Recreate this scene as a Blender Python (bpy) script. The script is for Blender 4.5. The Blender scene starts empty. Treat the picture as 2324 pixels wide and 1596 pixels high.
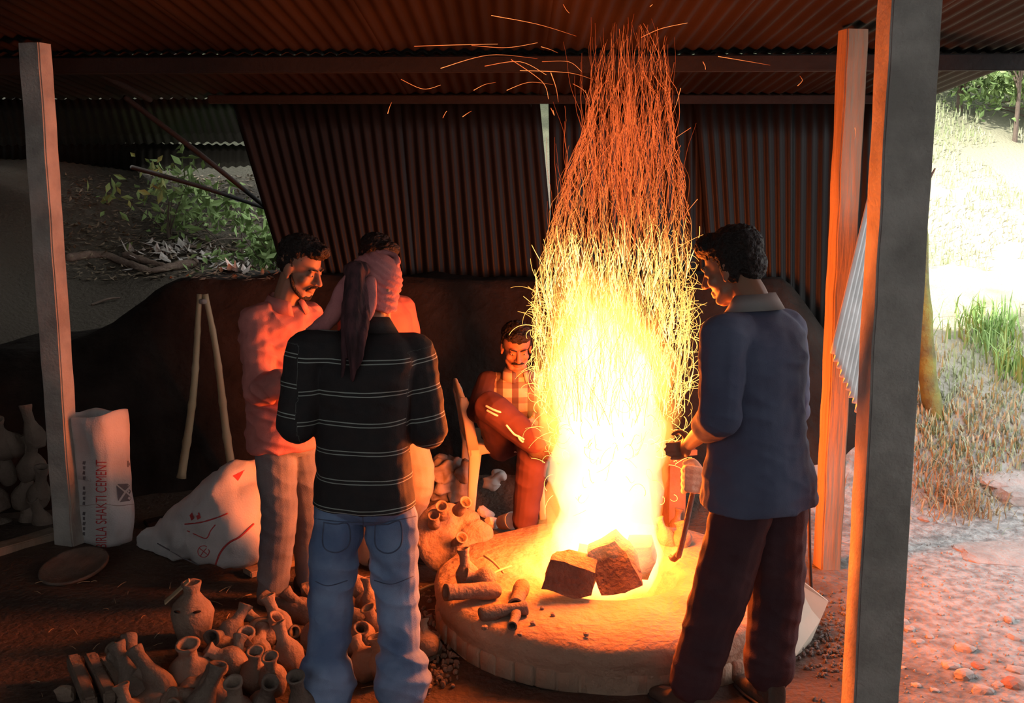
import bpy, bmesh, math, random
from mathutils import Vector as V, Matrix, noise
from mathutils.bvhtree import BVHTree
random.seed(7)
sc = bpy.context.scene
COL = sc.collection
# ---------------------------------------------------------------- camera
F = 2500.0
PITCH = math.radians(9.45)
CAM = V((0, 0, 2.02))
cd = bpy.data.cameras.new('camera'); cam = bpy.data.objects.new('camera', cd); COL.objects.link(cam)
cd.sensor_width = 36.0; cd.lens = 36.0 * F / 2324.0; cd.clip_end = 200
cam.location = CAM; cam.rotation_euler = (math.pi / 2 - PITCH, 0, 0)
sc.camera = cam
# ---------------------------------------------------------------- world, sun, exposure
w = bpy.data.worlds.new('sky'); sc.world = w; w.use_nodes = True
bg = w.node_tree.nodes['Background']; bg.inputs[0].default_value = (0.94, 0.97, 1.0, 1); bg.inputs[1].default_value = 2.8
sl = bpy.data.lights.new('sun', 'SUN'); sl.energy = 11.0; sl.angle = 0.03; sl.color = (1, 0.95, 0.86)
sun = bpy.data.objects.new('sun', sl); COL.objects.link(sun)
sun.rotation_euler = V((0.62, 0.30, -0.9)).to_track_quat('-Z', 'Y').to_euler()
vs = sc.view_settings
vs.view_transform = 'Standard'; vs.look = 'None'; vs.gamma = 1.0; vs.use_curve_mapping = False; vs.exposure = 0.0
sc.cycles.use_adaptive_sampling = True; sc.cycles.adaptive_threshold = 0.06; sc.cycles.max_bounces = 5; sc.cycles.diffuse_bounces = 3; sc.cycles.glossy_bounces = 2; sc.cycles.transmission_bounces = 2
FIRE_POWER = 510.0
FIRE_COL = (1.0, 0.135, 0.006)

# ---------------------------------------------------------------- helpers
_fw = V((0, math.cos(PITCH), -math.sin(PITCH))); _up = V((0, math.sin(PITCH), math.cos(PITCH))); _rt = V((1, 0, 0))
def ray(px, py): return _fw + _rt * ((px - 1162) / F) + _up * ((798 - py) / F)
def P(px, py, Y):
    r = ray(px, py); return CAM + r * (Y / r.y)
def G(px, py, z=0.0):
    r = ray(px, py); return CAM + r * ((z - CAM.z) / r.z)
def nz(v, s=1.0, o=0.0): return noise.noise(V((v[0] * s + o, v[1] * s + o * 1.7, v[2] * s - o)))
def sstep(a, b, x):
    t = max(0.0, min(1.0, (x - a) / (b - a))); return t * t * (3 - 2 * t)

def empty(name, loc=(0, 0, 0)):
    e = bpy.data.objects.new(name, None); COL.objects.link(e); e.location = loc; e.empty_display_size = 0.1
    return e
def tag(o, label=None, cat=None, group=None, kind=None):
    if label: o['label'] = label
    if cat: o['category'] = cat
    if group: o['group'] = group
    if kind: o['kind'] = kind
    return o
def thing(name, label, cat, loc=(0, 0, 0), group=None):
    return tag(empty(name, loc), label, cat, group)
def adopt(o, parent):
    if parent is not None:
        o.parent = parent
        off = V(parent.location) if parent.parent is None else V((0, 0, 0))     # parts are modelled in world space
        o.matrix_parent_inverse = Matrix.Translation(-off)
    return o
def mesh(name, verts, faces, mat, parent=None, smooth=True):
    me = bpy.data.meshes.new(name); me.from_pydata([tuple(v) for v in verts], [], faces)
    if smooth:
        me.polygons.foreach_set('use_smooth', [True] * len(me.polygons))
    o = bpy.data.objects.new(name, me); COL.objects.link(o)
    if mat: me.materials.append(mat)
    return adopt(o, parent)
def bobj(name, bm, mat, parent=None, smooth=True):
    bmesh.ops.recalc_face_normals(bm, faces=bm.faces)
    me = bpy.data.meshes.new(name); bm.to_mesh(me); bm.free()
    if smooth: me.polygons.foreach_set('use_smooth', [True] * len(me.polygons))
    o = bpy.data.objects.new(name, me); COL.objects.link(o)
    if mat: me.materials.append(mat)
    return adopt(o, parent)
def copy_tree(o, parent=None):
    c = o.copy(); COL.objects.link(c)
    if parent is not None: c.parent = parent
    for ch in list(o.children): copy_tree(ch, c)
    return c

# ---- shapes into a bmesh
def catmull(pts, rads, sub):
    if len(pts) < 3 or sub <= 1: return [V(p) for p in pts], list(rads)
    P_, R_ = [], []
    n = len(pts)
    for i in range(n - 1):
        p0 = V(pts[max(i - 1, 0)]); p1 = V(pts[i]); p2 = V(pts[i + 1]); p3 = V(pts[min(i + 2, n - 1)])
        for k in range(sub):
            t = k / sub
            P_.append(0.5 * ((2 * p1) + (p2 - p0) * t + (2 * p0 - 5 * p1 + 4 * p2 - p3) * t * t + (3 * p1 - p0 - 3 * p2 + p3) * t ** 3))
            R_.append(rads[i] + (rads[i + 1] - rads[i]) * t)
    P_.append(V(pts[-1])); R_.append(rads[-1])
    return P_, R_
def tube(bm, pts, rads, n=10, sub=4, round_ends=True):
    if not hasattr(rads, '__len__'): rads = [rads] * len(pts)
    ps, rs = catmull(pts, rads, sub)
    if round_ends:
        d0 = (ps[0] - ps[1]).normalized(); d1 = (ps[-1] - ps[-2]).normalized()
        a = [(ps[0] + d0 * rs[0] * s, rs[0] * c) for s, c in ((0.95, 0.25), (0.75, 0.66), (0.4, 0.91))]
        b = [(ps[-1] + d1 * rs[-1] * s, rs[-1] * c) for s, c in ((0.4, 0.91), (0.75, 0.66), (0.95, 0.25))]
        ps = [p for p, r in a] + ps + [p for p, r in b]; rs = [r for p, r in a] + rs + [r for p, r in b]
    rings = []; ref = None
    for i, p in enumerate(ps):
        t = (ps[min(i + 1, len(ps) - 1)] - ps[max(i - 1, 0)])
        t = t.normalized() if t.length > 1e-9 else V((0, 0, 1))
        if ref is None:
            ref = t.orthogonal().normalized()
        else:
            ref = (ref - t * ref.dot(t))
            ref = ref.normalized() if ref.length > 1e-6 else t.orthogonal().normalized()
        bn = t.cross(ref)
        rings.append([bm.verts.new(p + (ref * math.cos(2 * math.pi * k / n) + bn * math.sin(2 * math.pi * k / n)) * rs[i]) for k in range(n)])
    for i in range(len(rings) - 1):
        for k in range(n):
            bm.faces.new((rings[i][k], rings[i][(k + 1) % n], rings[i + 1][(k + 1) % n], rings[i + 1][k]))
    bm.faces.new(rings[0][::-1]); bm.faces.new(rings[-1])
def ell(bm, c, r, M=None, sub=3):
    m = Matrix.Translation(V(c)) @ (M.to_4x4() if M else Matrix.Identity(4)) @ Matrix.Diagonal((r[0], r[1], r[2], 1))
    bmesh.ops.create_icosphere(bm, subdivisions=sub, radius=1.0, matrix=m)
def loft(bm, rings, n=28, e=0.85, cap=True):
    R = []
    for c, a, b in rings:
        c = V(c); L = []
        for k in range(n):
            th = 2 * math.pi * k / n; cs, sn = math.cos(th), math.sin(th)
            L.append(bm.verts.new(c + V(a) * math.copysign(abs(cs) ** e, cs) + V(b) * math.copysign(abs(sn) ** e, sn)))
        R.append(L)
    for i in range(len(R) - 1):
        for k in range(n):
            bm.faces.new((R[i][k], R[i][(k + 1) % n], R[i + 1][(k + 1) % n], R[i + 1][k]))
    if cap: bm.faces.new(R[0][::-1]); bm.faces.new(R[-1])
    return R
def box(bm, c, s, M=None):
    m = Matrix.Translation(V(c)) @ (M.to_4x4() if M else Matrix.Identity(4)) @ Matrix.Diagonal((s[0], s[1], s[2], 1))
    return bmesh.ops.create_cube(bm, size=1.0, matrix=m)
def beam(name, a, b, wdt, hgt, mat, parent=None, bev=0.006, jit=0.0):
    a = V(a); b = V(b); d = (b - a); L = d.length
    q = d.to_track_quat('X', 'Z').to_matrix()
    bm = bmesh.new(); box(bm, (a + b) / 2, (L, wdt, hgt), q)
    bmesh.ops.bevel(bm, geom=bm.edges[:], offset=bev, segments=2, affect='EDGES')
    if jit:
        bmesh.ops.subdivide_edges(bm, edges=[e for e in bm.edges if e.calc_length() > L * 0.5], cuts=24)
        for v in bm.verts: v.co += V((nz(v.co, 3, 1), nz(v.co, 3, 5), nz(v.co, 3, 9))) * jit
    return bobj(name, bm, mat, parent, False)
def lathe(bm, prof, n=20, M=None):
    R = []
    for r, z in prof:
        R.append([bm.verts.new((r * math.cos(2 * math.pi * k / n), r * math.sin(2 * math.pi * k / n), z)) for k in range(n)])
    for i in range(len(R) - 1):
        for k in range(n):
            bm.faces.new((R[i][k], R[i][(k + 1) % n], R[i + 1][(k + 1) % n], R[i + 1][k]))
    bm.faces.new(R[0][::-1]); bm.faces.new(R[-1])
    if M: bmesh.ops.transform(bm, matrix=M, verts=[v for r in R for v in r])
def fuse(name, bm, vox, smooth, mat, parent=None, disp=None):
    bmesh.ops.recalc_face_normals(bm, faces=bm.faces)
    me = bpy.data.meshes.new(name); bm.to_mesh(me); bm.free()
    o = bpy.data.objects.new(name, me); COL.objects.link(o)
    m = o.modifiers.new('r', 'REMESH'); m.mode = 'VOXEL'; m.voxel_size = vox
    if smooth:
        s = o.modifiers.new('s', 'SMOOTH'); s.factor = 0.5; s.iterations = smooth
    dg = bpy.context.evaluated_depsgraph_get()
    m2 = bpy.data.meshes.new_from_object(o.evaluated_get(dg))
    o.modifiers.clear(); o.data = m2; bpy.data.meshes.remove(me); m2.name = name
    if disp:
        ns = [V(v.normal) for v in m2.vertices]
        for v, nn in zip(m2.vertices, ns):
            v.co = v.co + nn * disp(v.co, nn)
    m2.polygons.foreach_set('use_smooth', [True] * len(m2.polygons))
    m2.materials.clear(); m2.materials.append(mat)
    return adopt(o, parent)

def bvh(o): return BVHTree.FromPolygons([v.co.copy() for v in o.data.vertices], [list(p.vertices) for p in o.data.polygons])
def decal_line(name, px_pts, r, material, parent, bvx):
    bm = bmesh.new(); ps, _ = catmull([V((x, y, 0)) for x, y in px_pts], [1] * len(px_pts), 8); out = []
    for q in ps:
        rr = ray(q.x, q.y).normalized(); h = bvx.ray_cast(CAM, rr)
        if h[0] is not None: out.append(h[0] - rr * r * 0.6)
    if len(out) > 2: tube(bm, out, [r] * len(out), 5, 1); return bobj(name, bm, material, parent)
# ---------------------------------------------------------------- materials
def mat(name, c1, c2=None, scale=8.0, rough=0.85, bump=0.0, bscale=None, metal=0.0, stretch=(1, 1, 1), detail=6.0, spec=0.3, lo=0.35, hi=0.65):
    m = bpy.data.materials.new(name); m.use_nodes = True
    nt = m.node_tree; b = nt.nodes['Principled BSDF']
    b.inputs['Roughness'].default_value = rough; b.inputs['Metallic'].default_value = metal
    b.inputs['Specular IOR Level'].default_value = spec
    tc = nt.nodes.new('ShaderNodeTexCoord'); mp = nt.nodes.new('ShaderNodeMapping')
    mp.inputs['Scale'].default_value = stretch
    nt.links.new(tc.outputs['Object'], mp.inputs['Vector'])
    if c2 is None: c2 = tuple(x * 0.7 for x in c1)
    tx = nt.nodes.new('ShaderNodeTexNoise'); tx.inputs['Scale'].default_value = scale; tx.inputs['Detail'].default_value = detail
    nt.links.new(mp.outputs[0], tx.inputs['Vector'])
    rp = nt.nodes.new('ShaderNodeValToRGB')
    rp.color_ramp.elements[0].position = lo; rp.color_ramp.elements[1].position = hi
    rp.color_ramp.elements[0].color = (*c1, 1); rp.color_ramp.elements[1].color = (*c2, 1)
    nt.links.new(tx.outputs['Fac'], rp.inputs[0]); nt.links.new(rp.outputs[0], b.inputs['Base Color'])
    if bump:
        t2 = nt.nodes.new('ShaderNodeTexNoise'); t2.inputs['Scale'].default_value = bscale or scale * 4; t2.inputs['Detail'].default_value = 8
        nt.links.new(mp.outputs[0], t2.inputs['Vector'])
        bp = nt.nodes.new('ShaderNodeBump'); bp.inputs['Strength'].default_value = bump; bp.inputs['Distance'].default_value = 0.02
        nt.links.new(t2.outputs['Fac'], bp.inputs['Height']); nt.links.new(bp.outputs[0], b.inputs['Normal'])
    m['ramp'] = rp.name
    return m
def nd(m): return m.node_tree.nodes, m.node_tree.links
def math_(m, op, a, bval=None, c=None):
    n, l = nd(m); x = n.new('ShaderNodeMath'); x.operation = op
    for i, q in enumerate((a, bval, c)):
        if q is None: continue
        if isinstance(q, (int, float)): x.inputs[i].default_value = q
        else: l.new(q, x.inputs[i])
    return x.outputs[0]
def mixc(m, fac, ca, cb):
    n, l = nd(m); x = n.new('ShaderNodeMix'); x.data_type = 'RGBA'
    if isinstance(fac, (int, float)): x.inputs['Factor'].default_value = fac
    else: l.new(fac, x.inputs['Factor'])
    for q, s in ((ca, 6), (cb, 7)):
        if isinstance(q, tuple): x.inputs[s].default_value = (*q, 1)
        else: l.new(q, x.inputs[s])
    return x.outputs[2]
def base(m): return m.node_tree.nodes['Principled BSDF'].inputs['Base Color']
def ramp_out(m): return m.node_tree.nodes[m['ramp']].outputs[0]

M = {}
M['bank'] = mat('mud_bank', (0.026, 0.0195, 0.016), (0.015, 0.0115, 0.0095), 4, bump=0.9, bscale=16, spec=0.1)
M['hill'] = mat('hill_soil', (0.42, 0.39, 0.30), (0.28, 0.27, 0.18), 2.5, bump=0.6, bscale=14)
M['concrete'] = mat('concrete', (0.44, 0.42, 0.37), (0.29, 0.275, 0.245), 7, bump=0.35, bscale=60)
M['timber'] = mat('timber', (0.33, 0.25, 0.18), (0.22, 0.16, 0.11), 14, bump=0.4, stretch=(1, 1, 0.1))
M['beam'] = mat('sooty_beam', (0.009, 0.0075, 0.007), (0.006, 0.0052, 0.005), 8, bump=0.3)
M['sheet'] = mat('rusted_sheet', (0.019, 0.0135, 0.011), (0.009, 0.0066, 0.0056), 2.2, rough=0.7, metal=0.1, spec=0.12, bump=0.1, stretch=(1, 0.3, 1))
M['wallsheet'] = mat('sooty_sheet', (0.0075, 0.0072, 0.007), (0.0038, 0.0036, 0.0034), 2.0, rough=0.45, metal=0.1, spec=0.14, bump=0.1, stretch=(1, 1, 0.3))
M['greysheet'] = mat('grey_sheet', (0.55, 0.56, 0.55), (0.40, 0.41, 0.40), 6, rough=0.55, metal=0.3, bump=0.1)
M['clay'] = mat('raw_clay', (0.25, 0.185, 0.135), (0.18, 0.13, 0.095), 10, bump=0.5, bscale=60)
M['clay2'] = mat('dark_clay', (0.17, 0.13, 0.1), (0.12, 0.09, 0.07), 12, bump=0.5, bscale=60)
M['mud'] = mat('furnace_mud', (0.36, 0.26, 0.18), (0.27, 0.19, 0.13), 5, bump=0.8, bscale=26)
M['brick'] = mat('mud_brick', (0.34, 0.22, 0.15), (0.25, 0.16, 0.11), 9, bump=0.7, bscale=40)
M['char'] = mat('charred_clay', (0.16, 0.09, 0.06), (0.10, 0.06, 0.045), 12, bump=0.8, bscale=40)
M['bamboo'] = mat('bamboo', (0.42, 0.33, 0.2), (0.33, 0.25, 0.14), 10, rough=0.5, stretch=(1, 1, 0.2))
M['wood'] = mat('bark', (0.17, 0.125, 0.095), (0.10, 0.075, 0.06), 16, bump=0.8, stretch=(1, 1, 0.25))
M['log'] = mat('dry_branch', (0.24, 0.17, 0.13), (0.16, 0.11, 0.085), 12, bump=0.6)
M['moss'] = mat('mossy_bark', (0.24, 0.26, 0.07), (0.13, 0.12, 0.06), 7, bump=0.8, bscale=30)
M['sack'] = mat('woven_sack', (0.56, 0.54, 0.52), (0.45, 0.43, 0.41), 5, rough=0.6, bump=0.25, bscale=120)
M['ink_red'] = mat('red_ink', (0.5, 0.06, 0.06), (0.42, 0.05, 0.05), 20)
M['ink_dark'] = mat('dark_ink', (0.12, 0.11, 0.12), (0.16, 0.14, 0.14), 20)
M['plastic'] = mat('cream_plastic', (0.75, 0.66, 0.5), (0.7, 0.6, 0.46), 4, rough=0.4, spec=0.5)
M['rag'] = mat('grey_rag', (0.38, 0.33, 0.29), (0.28, 0.23, 0.2), 9, bump=0.4)
M['paper'] = mat('white_scrap', (0.68, 0.62, 0.56), (0.55, 0.5, 0.45), 8)
M['steel'] = mat('black_iron', (0.05, 0.042, 0.04), (0.09, 0.06, 0.05), 20, rough=0.55, metal=0.6)
M['gravel'] = mat('dark_gravel', (0.10, 0.09, 0.08), (0.19, 0.17, 0.155), 30, bump=0.5)
M['seam'] = mat('denim_seam', (0.07, 0.09, 0.14), (0.10, 0.13, 0.2), 30)
M['stone'] = mat('stone', (0.46, 0.43, 0.40), (0.33, 0.31, 0.29), 9, bump=0.6)
M['stone_red'] = mat('brick_fragment', (0.36, 0.2, 0.15), (0.28, 0.16, 0.12), 9, bump=0.6)
M['board'] = mat('pale_board', (0.55, 0.49, 0.39), (0.48, 0.42, 0.33), 5, rough=0.7)
M['drum'] = mat('rusty_drum', (0.30, 0.17, 0.10), (0.2, 0.11, 0.07), 6, rough=0.7, bump=0.3)
M['skin'] = mat('skin', (0.30, 0.16, 0.10), (0.25, 0.13, 0.08), 6, rough=0.55, spec=0.4)
M['hair'] = mat('black_hair', (0.012, 0.010, 0.009), (0.02, 0.016, 0.014), 60, rough=0.6, bump=0.6, bscale=160)
M['eye'] = mat('eye', (0.5, 0.46, 0.42), (0.45, 0.4, 0.37), 5, rough=0.3)
M['pink'] = mat('pink_shirt', (0.50, 0.19, 0.16), (0.43, 0.155, 0.135), 20, bump=0.15, bscale=200)
M['redshirt'] = mat('red_shirt', (0.42, 0.12, 0.08), (0.36, 0.1, 0.07), 12)
M['khaki'] = mat('khaki', (0.34, 0.26, 0.19), (0.27, 0.21, 0.15), 6, bump=0.15, bscale=200)
M['denim'] = mat('denim', (0.12, 0.185, 0.32), (0.27, 0.37, 0.54), 5, rough=0.9, bump=0.2, bscale=260, lo=0.38, hi=0.68)
M['greyjean'] = mat('grey_denim', (0.115, 0.118, 0.13), (0.2, 0.19, 0.185), 5, bump=0.2, bscale=200)
M['blueshirt'] = mat('slate_blue_shirt', (0.10, 0.115, 0.175), (0.08, 0.09, 0.145), 6, bump=0.15, bscale=200)
M['collar'] = mat('pale_collar', (0.33, 0.31, 0.29), (0.28, 0.26, 0.25), 10)
M['maroon'] = mat('dark_maroon_cloth', (0.075, 0.035, 0.04), (0.055, 0.026, 0.032), 8, bump=0.15, bscale=200)
M['tracksuit'] = mat('plum_tracksuit', (0.10, 0.036, 0.035), (0.075, 0.028, 0.028), 8)
M['turban'] = mat('rose_turban', (0.48, 0.19, 0.18), (0.40, 0.15, 0.15), 10, bump=0.25, bscale=120)
M['tail'] = mat('dark_tail_cloth', (0.03, 0.016, 0.018), (0.10, 0.04, 0.045), 14, stretch=(3, 3, 0.5), bump=0.3)
M['boot'] = mat('boot_leather', (0.10, 0.075, 0.055), (0.07, 0.05, 0.04), 9, rough=0.6, bump=0.3)
M['shoe'] = mat('dark_shoe', (0.05, 0.045, 0.045), (0.035, 0.03, 0.03), 9, rough=0.6)
M['glove'] = mat('work_glove', (0.74, 0.66, 0.5), (0.62, 0.52, 0.38), 24, bump=0.3)
M['whitetape'] = mat('white_tape', (0.75, 0.72, 0.7), (0.7, 0.66, 0.64), 9)
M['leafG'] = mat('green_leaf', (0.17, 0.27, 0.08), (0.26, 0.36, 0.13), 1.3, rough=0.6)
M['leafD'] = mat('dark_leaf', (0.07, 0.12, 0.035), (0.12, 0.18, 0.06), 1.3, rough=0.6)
M['grassA'] = mat('dry_grass', (0.58, 0.56, 0.40), (0.38, 0.44, 0.22), 0.9, rough=0.7)
M['grassG'] = mat('green_grass', (0.22, 0.38, 0.1), (0.34, 0.5, 0.18), 3, rough=0.7)
M['grassB'] = mat('brown_grass', (0.36, 0.25, 0.14), (0.45, 0.36, 0.2), 5, rough=0.8)
M['litter'] = mat('leaf_litter', (0.33, 0.25, 0.17), (0.2, 0.15, 0.1), 7, rough=0.8)
# striped polo: the stripe coordinate is stored on the garment
m = M['polo'] = mat('striped_polo', (0.022, 0.021, 0.022), (0.03, 0.025, 0.024), 20, bump=0.15, bscale=200)
n_, l_ = nd(m); at_ = n_.new('ShaderNodeAttribute'); at_.attribute_name = 's'
fr = math_(m, 'FRACT', math_(m, 'MULTIPLY', at_.outputs['Fac'], 1 / 0.108))
ab = math_(m, 'ABSOLUTE', math_(m, 'SUBTRACT', fr, 0.5))
ln = math_(m, 'LESS_THAN', math_(m, 'ABSOLUTE', math_(m, 'SUBTRACT', ab, 0.062)), 0.017)
l_.new(mixc(m, ln, ramp_out(m), (0.33, 0.37, 0.33)), base(m))
# plaid shirt
m = M['plaid'] = mat('plaid_shirt', (0.62, 0.5, 0.38), (0.55, 0.43, 0.33), 20)
n_, l_ = nd(m); tc = n_.new('ShaderNodeTexCoord'); sp = n_.new('ShaderNodeSeparateXYZ'); l_.new(tc.outputs['Object'], sp.inputs[0])
sx = math_(m, 'LESS_THAN', math_(m, 'FRACT', math_(m, 'MULTIPLY', sp.outputs[0], 1 / 0.088)), 0.42)
sz = math_(m, 'LESS_THAN', math_(m, 'FRACT', math_(m, 'MULTIPLY', sp.outputs[2], 1 / 0.088)), 0.42)
c_ = mixc(m, math_(m, 'MULTIPLY', sz, 0.6), ramp_out(m), (0.16, 0.06, 0.05))
l_.new(mixc(m, math_(m, 'MULTIPLY', sx, 0.85), c_, (0.06, 0.035, 0.035)), base(m))
# ground: sooty trodden soil under the shed, pale dusty soil outside
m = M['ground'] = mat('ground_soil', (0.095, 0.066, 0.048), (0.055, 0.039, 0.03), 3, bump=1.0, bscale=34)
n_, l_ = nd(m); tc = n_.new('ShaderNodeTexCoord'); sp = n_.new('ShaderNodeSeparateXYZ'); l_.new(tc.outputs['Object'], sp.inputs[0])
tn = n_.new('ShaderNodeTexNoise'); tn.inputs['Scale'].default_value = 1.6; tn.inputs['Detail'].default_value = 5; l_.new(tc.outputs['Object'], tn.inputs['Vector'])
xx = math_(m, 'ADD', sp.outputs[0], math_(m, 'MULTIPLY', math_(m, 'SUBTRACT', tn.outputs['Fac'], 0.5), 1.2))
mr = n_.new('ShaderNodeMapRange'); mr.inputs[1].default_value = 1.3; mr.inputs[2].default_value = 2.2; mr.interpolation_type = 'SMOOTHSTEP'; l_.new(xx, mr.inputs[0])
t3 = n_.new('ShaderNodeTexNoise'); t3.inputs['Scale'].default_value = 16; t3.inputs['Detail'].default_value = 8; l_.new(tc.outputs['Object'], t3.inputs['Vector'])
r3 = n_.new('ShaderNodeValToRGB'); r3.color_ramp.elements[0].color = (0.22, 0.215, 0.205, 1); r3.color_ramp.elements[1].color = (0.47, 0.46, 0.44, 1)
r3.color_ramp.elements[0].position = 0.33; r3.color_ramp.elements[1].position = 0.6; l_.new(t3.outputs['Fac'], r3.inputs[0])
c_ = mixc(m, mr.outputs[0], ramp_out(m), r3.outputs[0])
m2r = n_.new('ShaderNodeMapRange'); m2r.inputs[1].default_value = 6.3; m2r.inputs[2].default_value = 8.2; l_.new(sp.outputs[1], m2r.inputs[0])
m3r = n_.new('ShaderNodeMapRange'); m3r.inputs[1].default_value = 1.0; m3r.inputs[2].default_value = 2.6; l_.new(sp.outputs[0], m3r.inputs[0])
hc = mixc(m, m3r.outputs[0], (0.085, 0.07, 0.052), (0.36, 0.33, 0.24))  # dark brown soil at the left, with the hill's shade mixed into its colour
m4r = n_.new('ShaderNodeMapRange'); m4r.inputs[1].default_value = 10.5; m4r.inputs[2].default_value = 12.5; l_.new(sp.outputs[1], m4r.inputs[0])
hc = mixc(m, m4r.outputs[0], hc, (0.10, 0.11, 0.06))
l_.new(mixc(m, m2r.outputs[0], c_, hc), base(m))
def emit_mat(name, sampling='NONE'):
    m = bpy.data.materials.new(name); m.use_nodes = True; nt = m.node_tree; nt.nodes.clear()
    o = nt.nodes.new('ShaderNodeOutputMaterial'); e = nt.nodes.new('ShaderNodeEmission'); a = nt.nodes.new('ShaderNodeAttribute'); a.attribute_name = 'spark_glow'
    nt.links.new(a.outputs['Vector'], e.inputs[0]); e.inputs[1].default_value = 1.0
    nt.links.new(e.outputs[0], o.inputs[0]); m.cycles.emission_sampling = sampling
    return m
def flame_mat(name, col, k):
    m = bpy.data.materials.new(name); m.use_nodes = True; nt = m.node_tree; nt.nodes.clear()
    o = nt.nodes.new('ShaderNodeOutputMaterial'); e = nt.nodes.new('ShaderNodeEmission')
    e.inputs[0].default_value = (*col, 1); e.inputs[1].default_value = k
    nt.links.new(e.outputs[0], o.inputs['Volume'])
    return m
M['spark'] = emit_mat('glowing_spark')
M['flame'] = flame_mat('flame_gas', (1.0, 0.31, 0.05), 6.5)
M['heart'] = flame_mat('flame_heart', (1.0, 0.74, 0.42), 4.6)
M['flame2'] = flame_mat('flame_gas_outer', (1.0, 0.30, 0.045), 6.0)

# ================================================================ STRUCTURE
ROOF = lambda y: 2.67 - 0.087 * (y - 5.7)
def hill_h(x, y):
    h = 0.0
    base_y = 6.0 + 0.55 * sstep(-2.0, 2.6, x) * 0
    s = max(0.0, y - base_y)
    h += 0.40 * s * sstep(0.0, 1.2, s)
    h += 0.55 * sstep(10.5, 15, y) * (y - 10.5) * 0.4
    left = sstep(-3.0, -4.6, x)
    h += left * 0.55 * sstep(5.2, 8.0, y)
    am = 0.02 + 0.10 * sstep(6.2, 8.5, y)
    h += am * nz((x, y, 0), 0.9, 3.1) + am * 0.5 * nz((x, y, 0), 2.7, 1.7)
    h += 0.012 * nz((x, y, 0), 5.0, 9.0)
    return h
vs_, fs_ = [], []
xs = [-10 + 0.125 * i for i in range(161)]; ys = [-6 + 0.2 * i for i in range(40)] + [2 + 0.125 * i for i in range(65)] + [10.1 + 0.3 * i for i in range(44)]
for y in ys:
    for x in xs: vs_.append((x, y, hill_h(x, y)))
nx = len(xs)
for j in range(len(ys) - 1):
    for i in range(nx - 1):
        a = j * nx + i; fs_.append((a, a + 1, a + nx + 1, a + nx))
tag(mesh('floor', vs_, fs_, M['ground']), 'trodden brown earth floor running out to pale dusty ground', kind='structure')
# mud bank under the back wall
def bank_h(x, y):
    top = 1.36 - 0.40 * sstep(-2.0, -3.1, x) - 0.55 * sstep(-3.1, -5, x) + 0.05 * nz((x, 0, 0), 1.3, 4)
    top *= 1 - 0.80 * sstep(1.75, 2.7, x)
    foot = 6.5 + 0.12 * nz((x, 0, 0), 1.1, 8) - 0.35 * sstep(-1.5, -3.2, x)
    t = (y - foot) / 0.78
    h = top * (sstep(0, 1, t) * 0.35 + 0.65 * min(1, max(0, t)) ** 0.8)
    h *= 1 - 0.25 * sstep(7.7, 8.6, y)
    return h + 0.045 * nz((x, y, h), 2.6, 2) + 0.02 * nz((x, y, h), 7, 5) - 0.05 * (t < 0) - 0.06
vs_, fs_ = [], []
xs = [-5.2 + 0.07 * i for i in range(120)]; ys = [5.95 + 0.055 * i for i in range(52)]; nx = len(xs)
for y in ys:
    for x in xs: vs_.append((x, y, bank_h(x, y)))
for j in range(len(ys) - 1):
    for i in range(nx - 1):
        a = j * nx + i; fs_.append((a, a + 1, a + nx + 1, a + nx))
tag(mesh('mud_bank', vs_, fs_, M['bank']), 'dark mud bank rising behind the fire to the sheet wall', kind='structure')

def corrugated(name, a, b, c, d, material, parent, pitch=0.076, amp=0.009, rows=6, seg=6, ragged=0.0, sag=0.0):
    """a-b is one end across the corrugations, d-c the other end."""
    a, b, c, d = map(V, (a, b, c, d))
    wlen = max((b - a).length, (c - d).length); n = max(4, int(wlen / pitch * seg)); nw = wlen / pitch
    nrm = (b - a).cross(d - a).normalized()
    vv, ff = [], []
    for j in range(rows + 1):
        t = j / rows
        for i in range(n + 1):
            u = i / n
            p = (a.lerp(b, u)).lerp(d.lerp(c, u), t)
            p = p + nrm * (amp * math.cos(2 * math.pi * nw * u) + sag * nz(p, 1.2, 7))
            if ragged and j == rows: p = p + (d - a).normalized() * ragged * (math.sin(u * 37) * 0.4 + nz((u * 7, 0, 0), 1, 2) + 0.6 * math.cos(2 * math.pi * nw * u))
            vv.append(p)
    for j in range(rows):
        for i in range(n):
            q = j * (n + 1) + i; ff.append((q, q + 1, q + n + 2, q + n + 1))
    o = mesh(name, vv, ff, material, parent)
    so = o.modifiers.new('t', 'SOLIDIFY'); so.thickness = 0.0015
    return o
# roof of overlapping sheets
roof = tag(empty('roof', (0, 3, 2.9)), 'low corrugated metal shed roof sloping down to the back', kind='structure')
XL, XR = -5.0, 2.78
rows_ = [(-2.6, 0.55), (0.35, 3.35), (3.15, 6.2), (6.02, 7.6)]  # near rows lie out of view, extended to block daylight
for ri, (y0, y1) in enumerate(rows_):
    nsh = 9; wd = (XR - XL) / nsh
    for i in range(nsh):
        x0 = XL + i * wd - 0.03; x1 = XL + (i + 1) * wd + 0.03
        if x1 > XR: x1 = XR
        if ri == 2 and i == 2: pass
        dz = -0.02 * ri * 0 - (0.022 if ri % 2 else 0) + 0.003 * (i % 2)
        yj = random.uniform(-0.02, 0.02)
        corrugated('roof_sheet', (x0, y0 + yj, ROOF(y0) + dz), (x1, y0 + yj, ROOF(y0) + dz), (x1, y1 + yj, ROOF(y1) + dz), (x0, y1 + yj, ROOF(y1) + dz), M['sheet'], roof, rows=8, sag=0.006)
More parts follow.
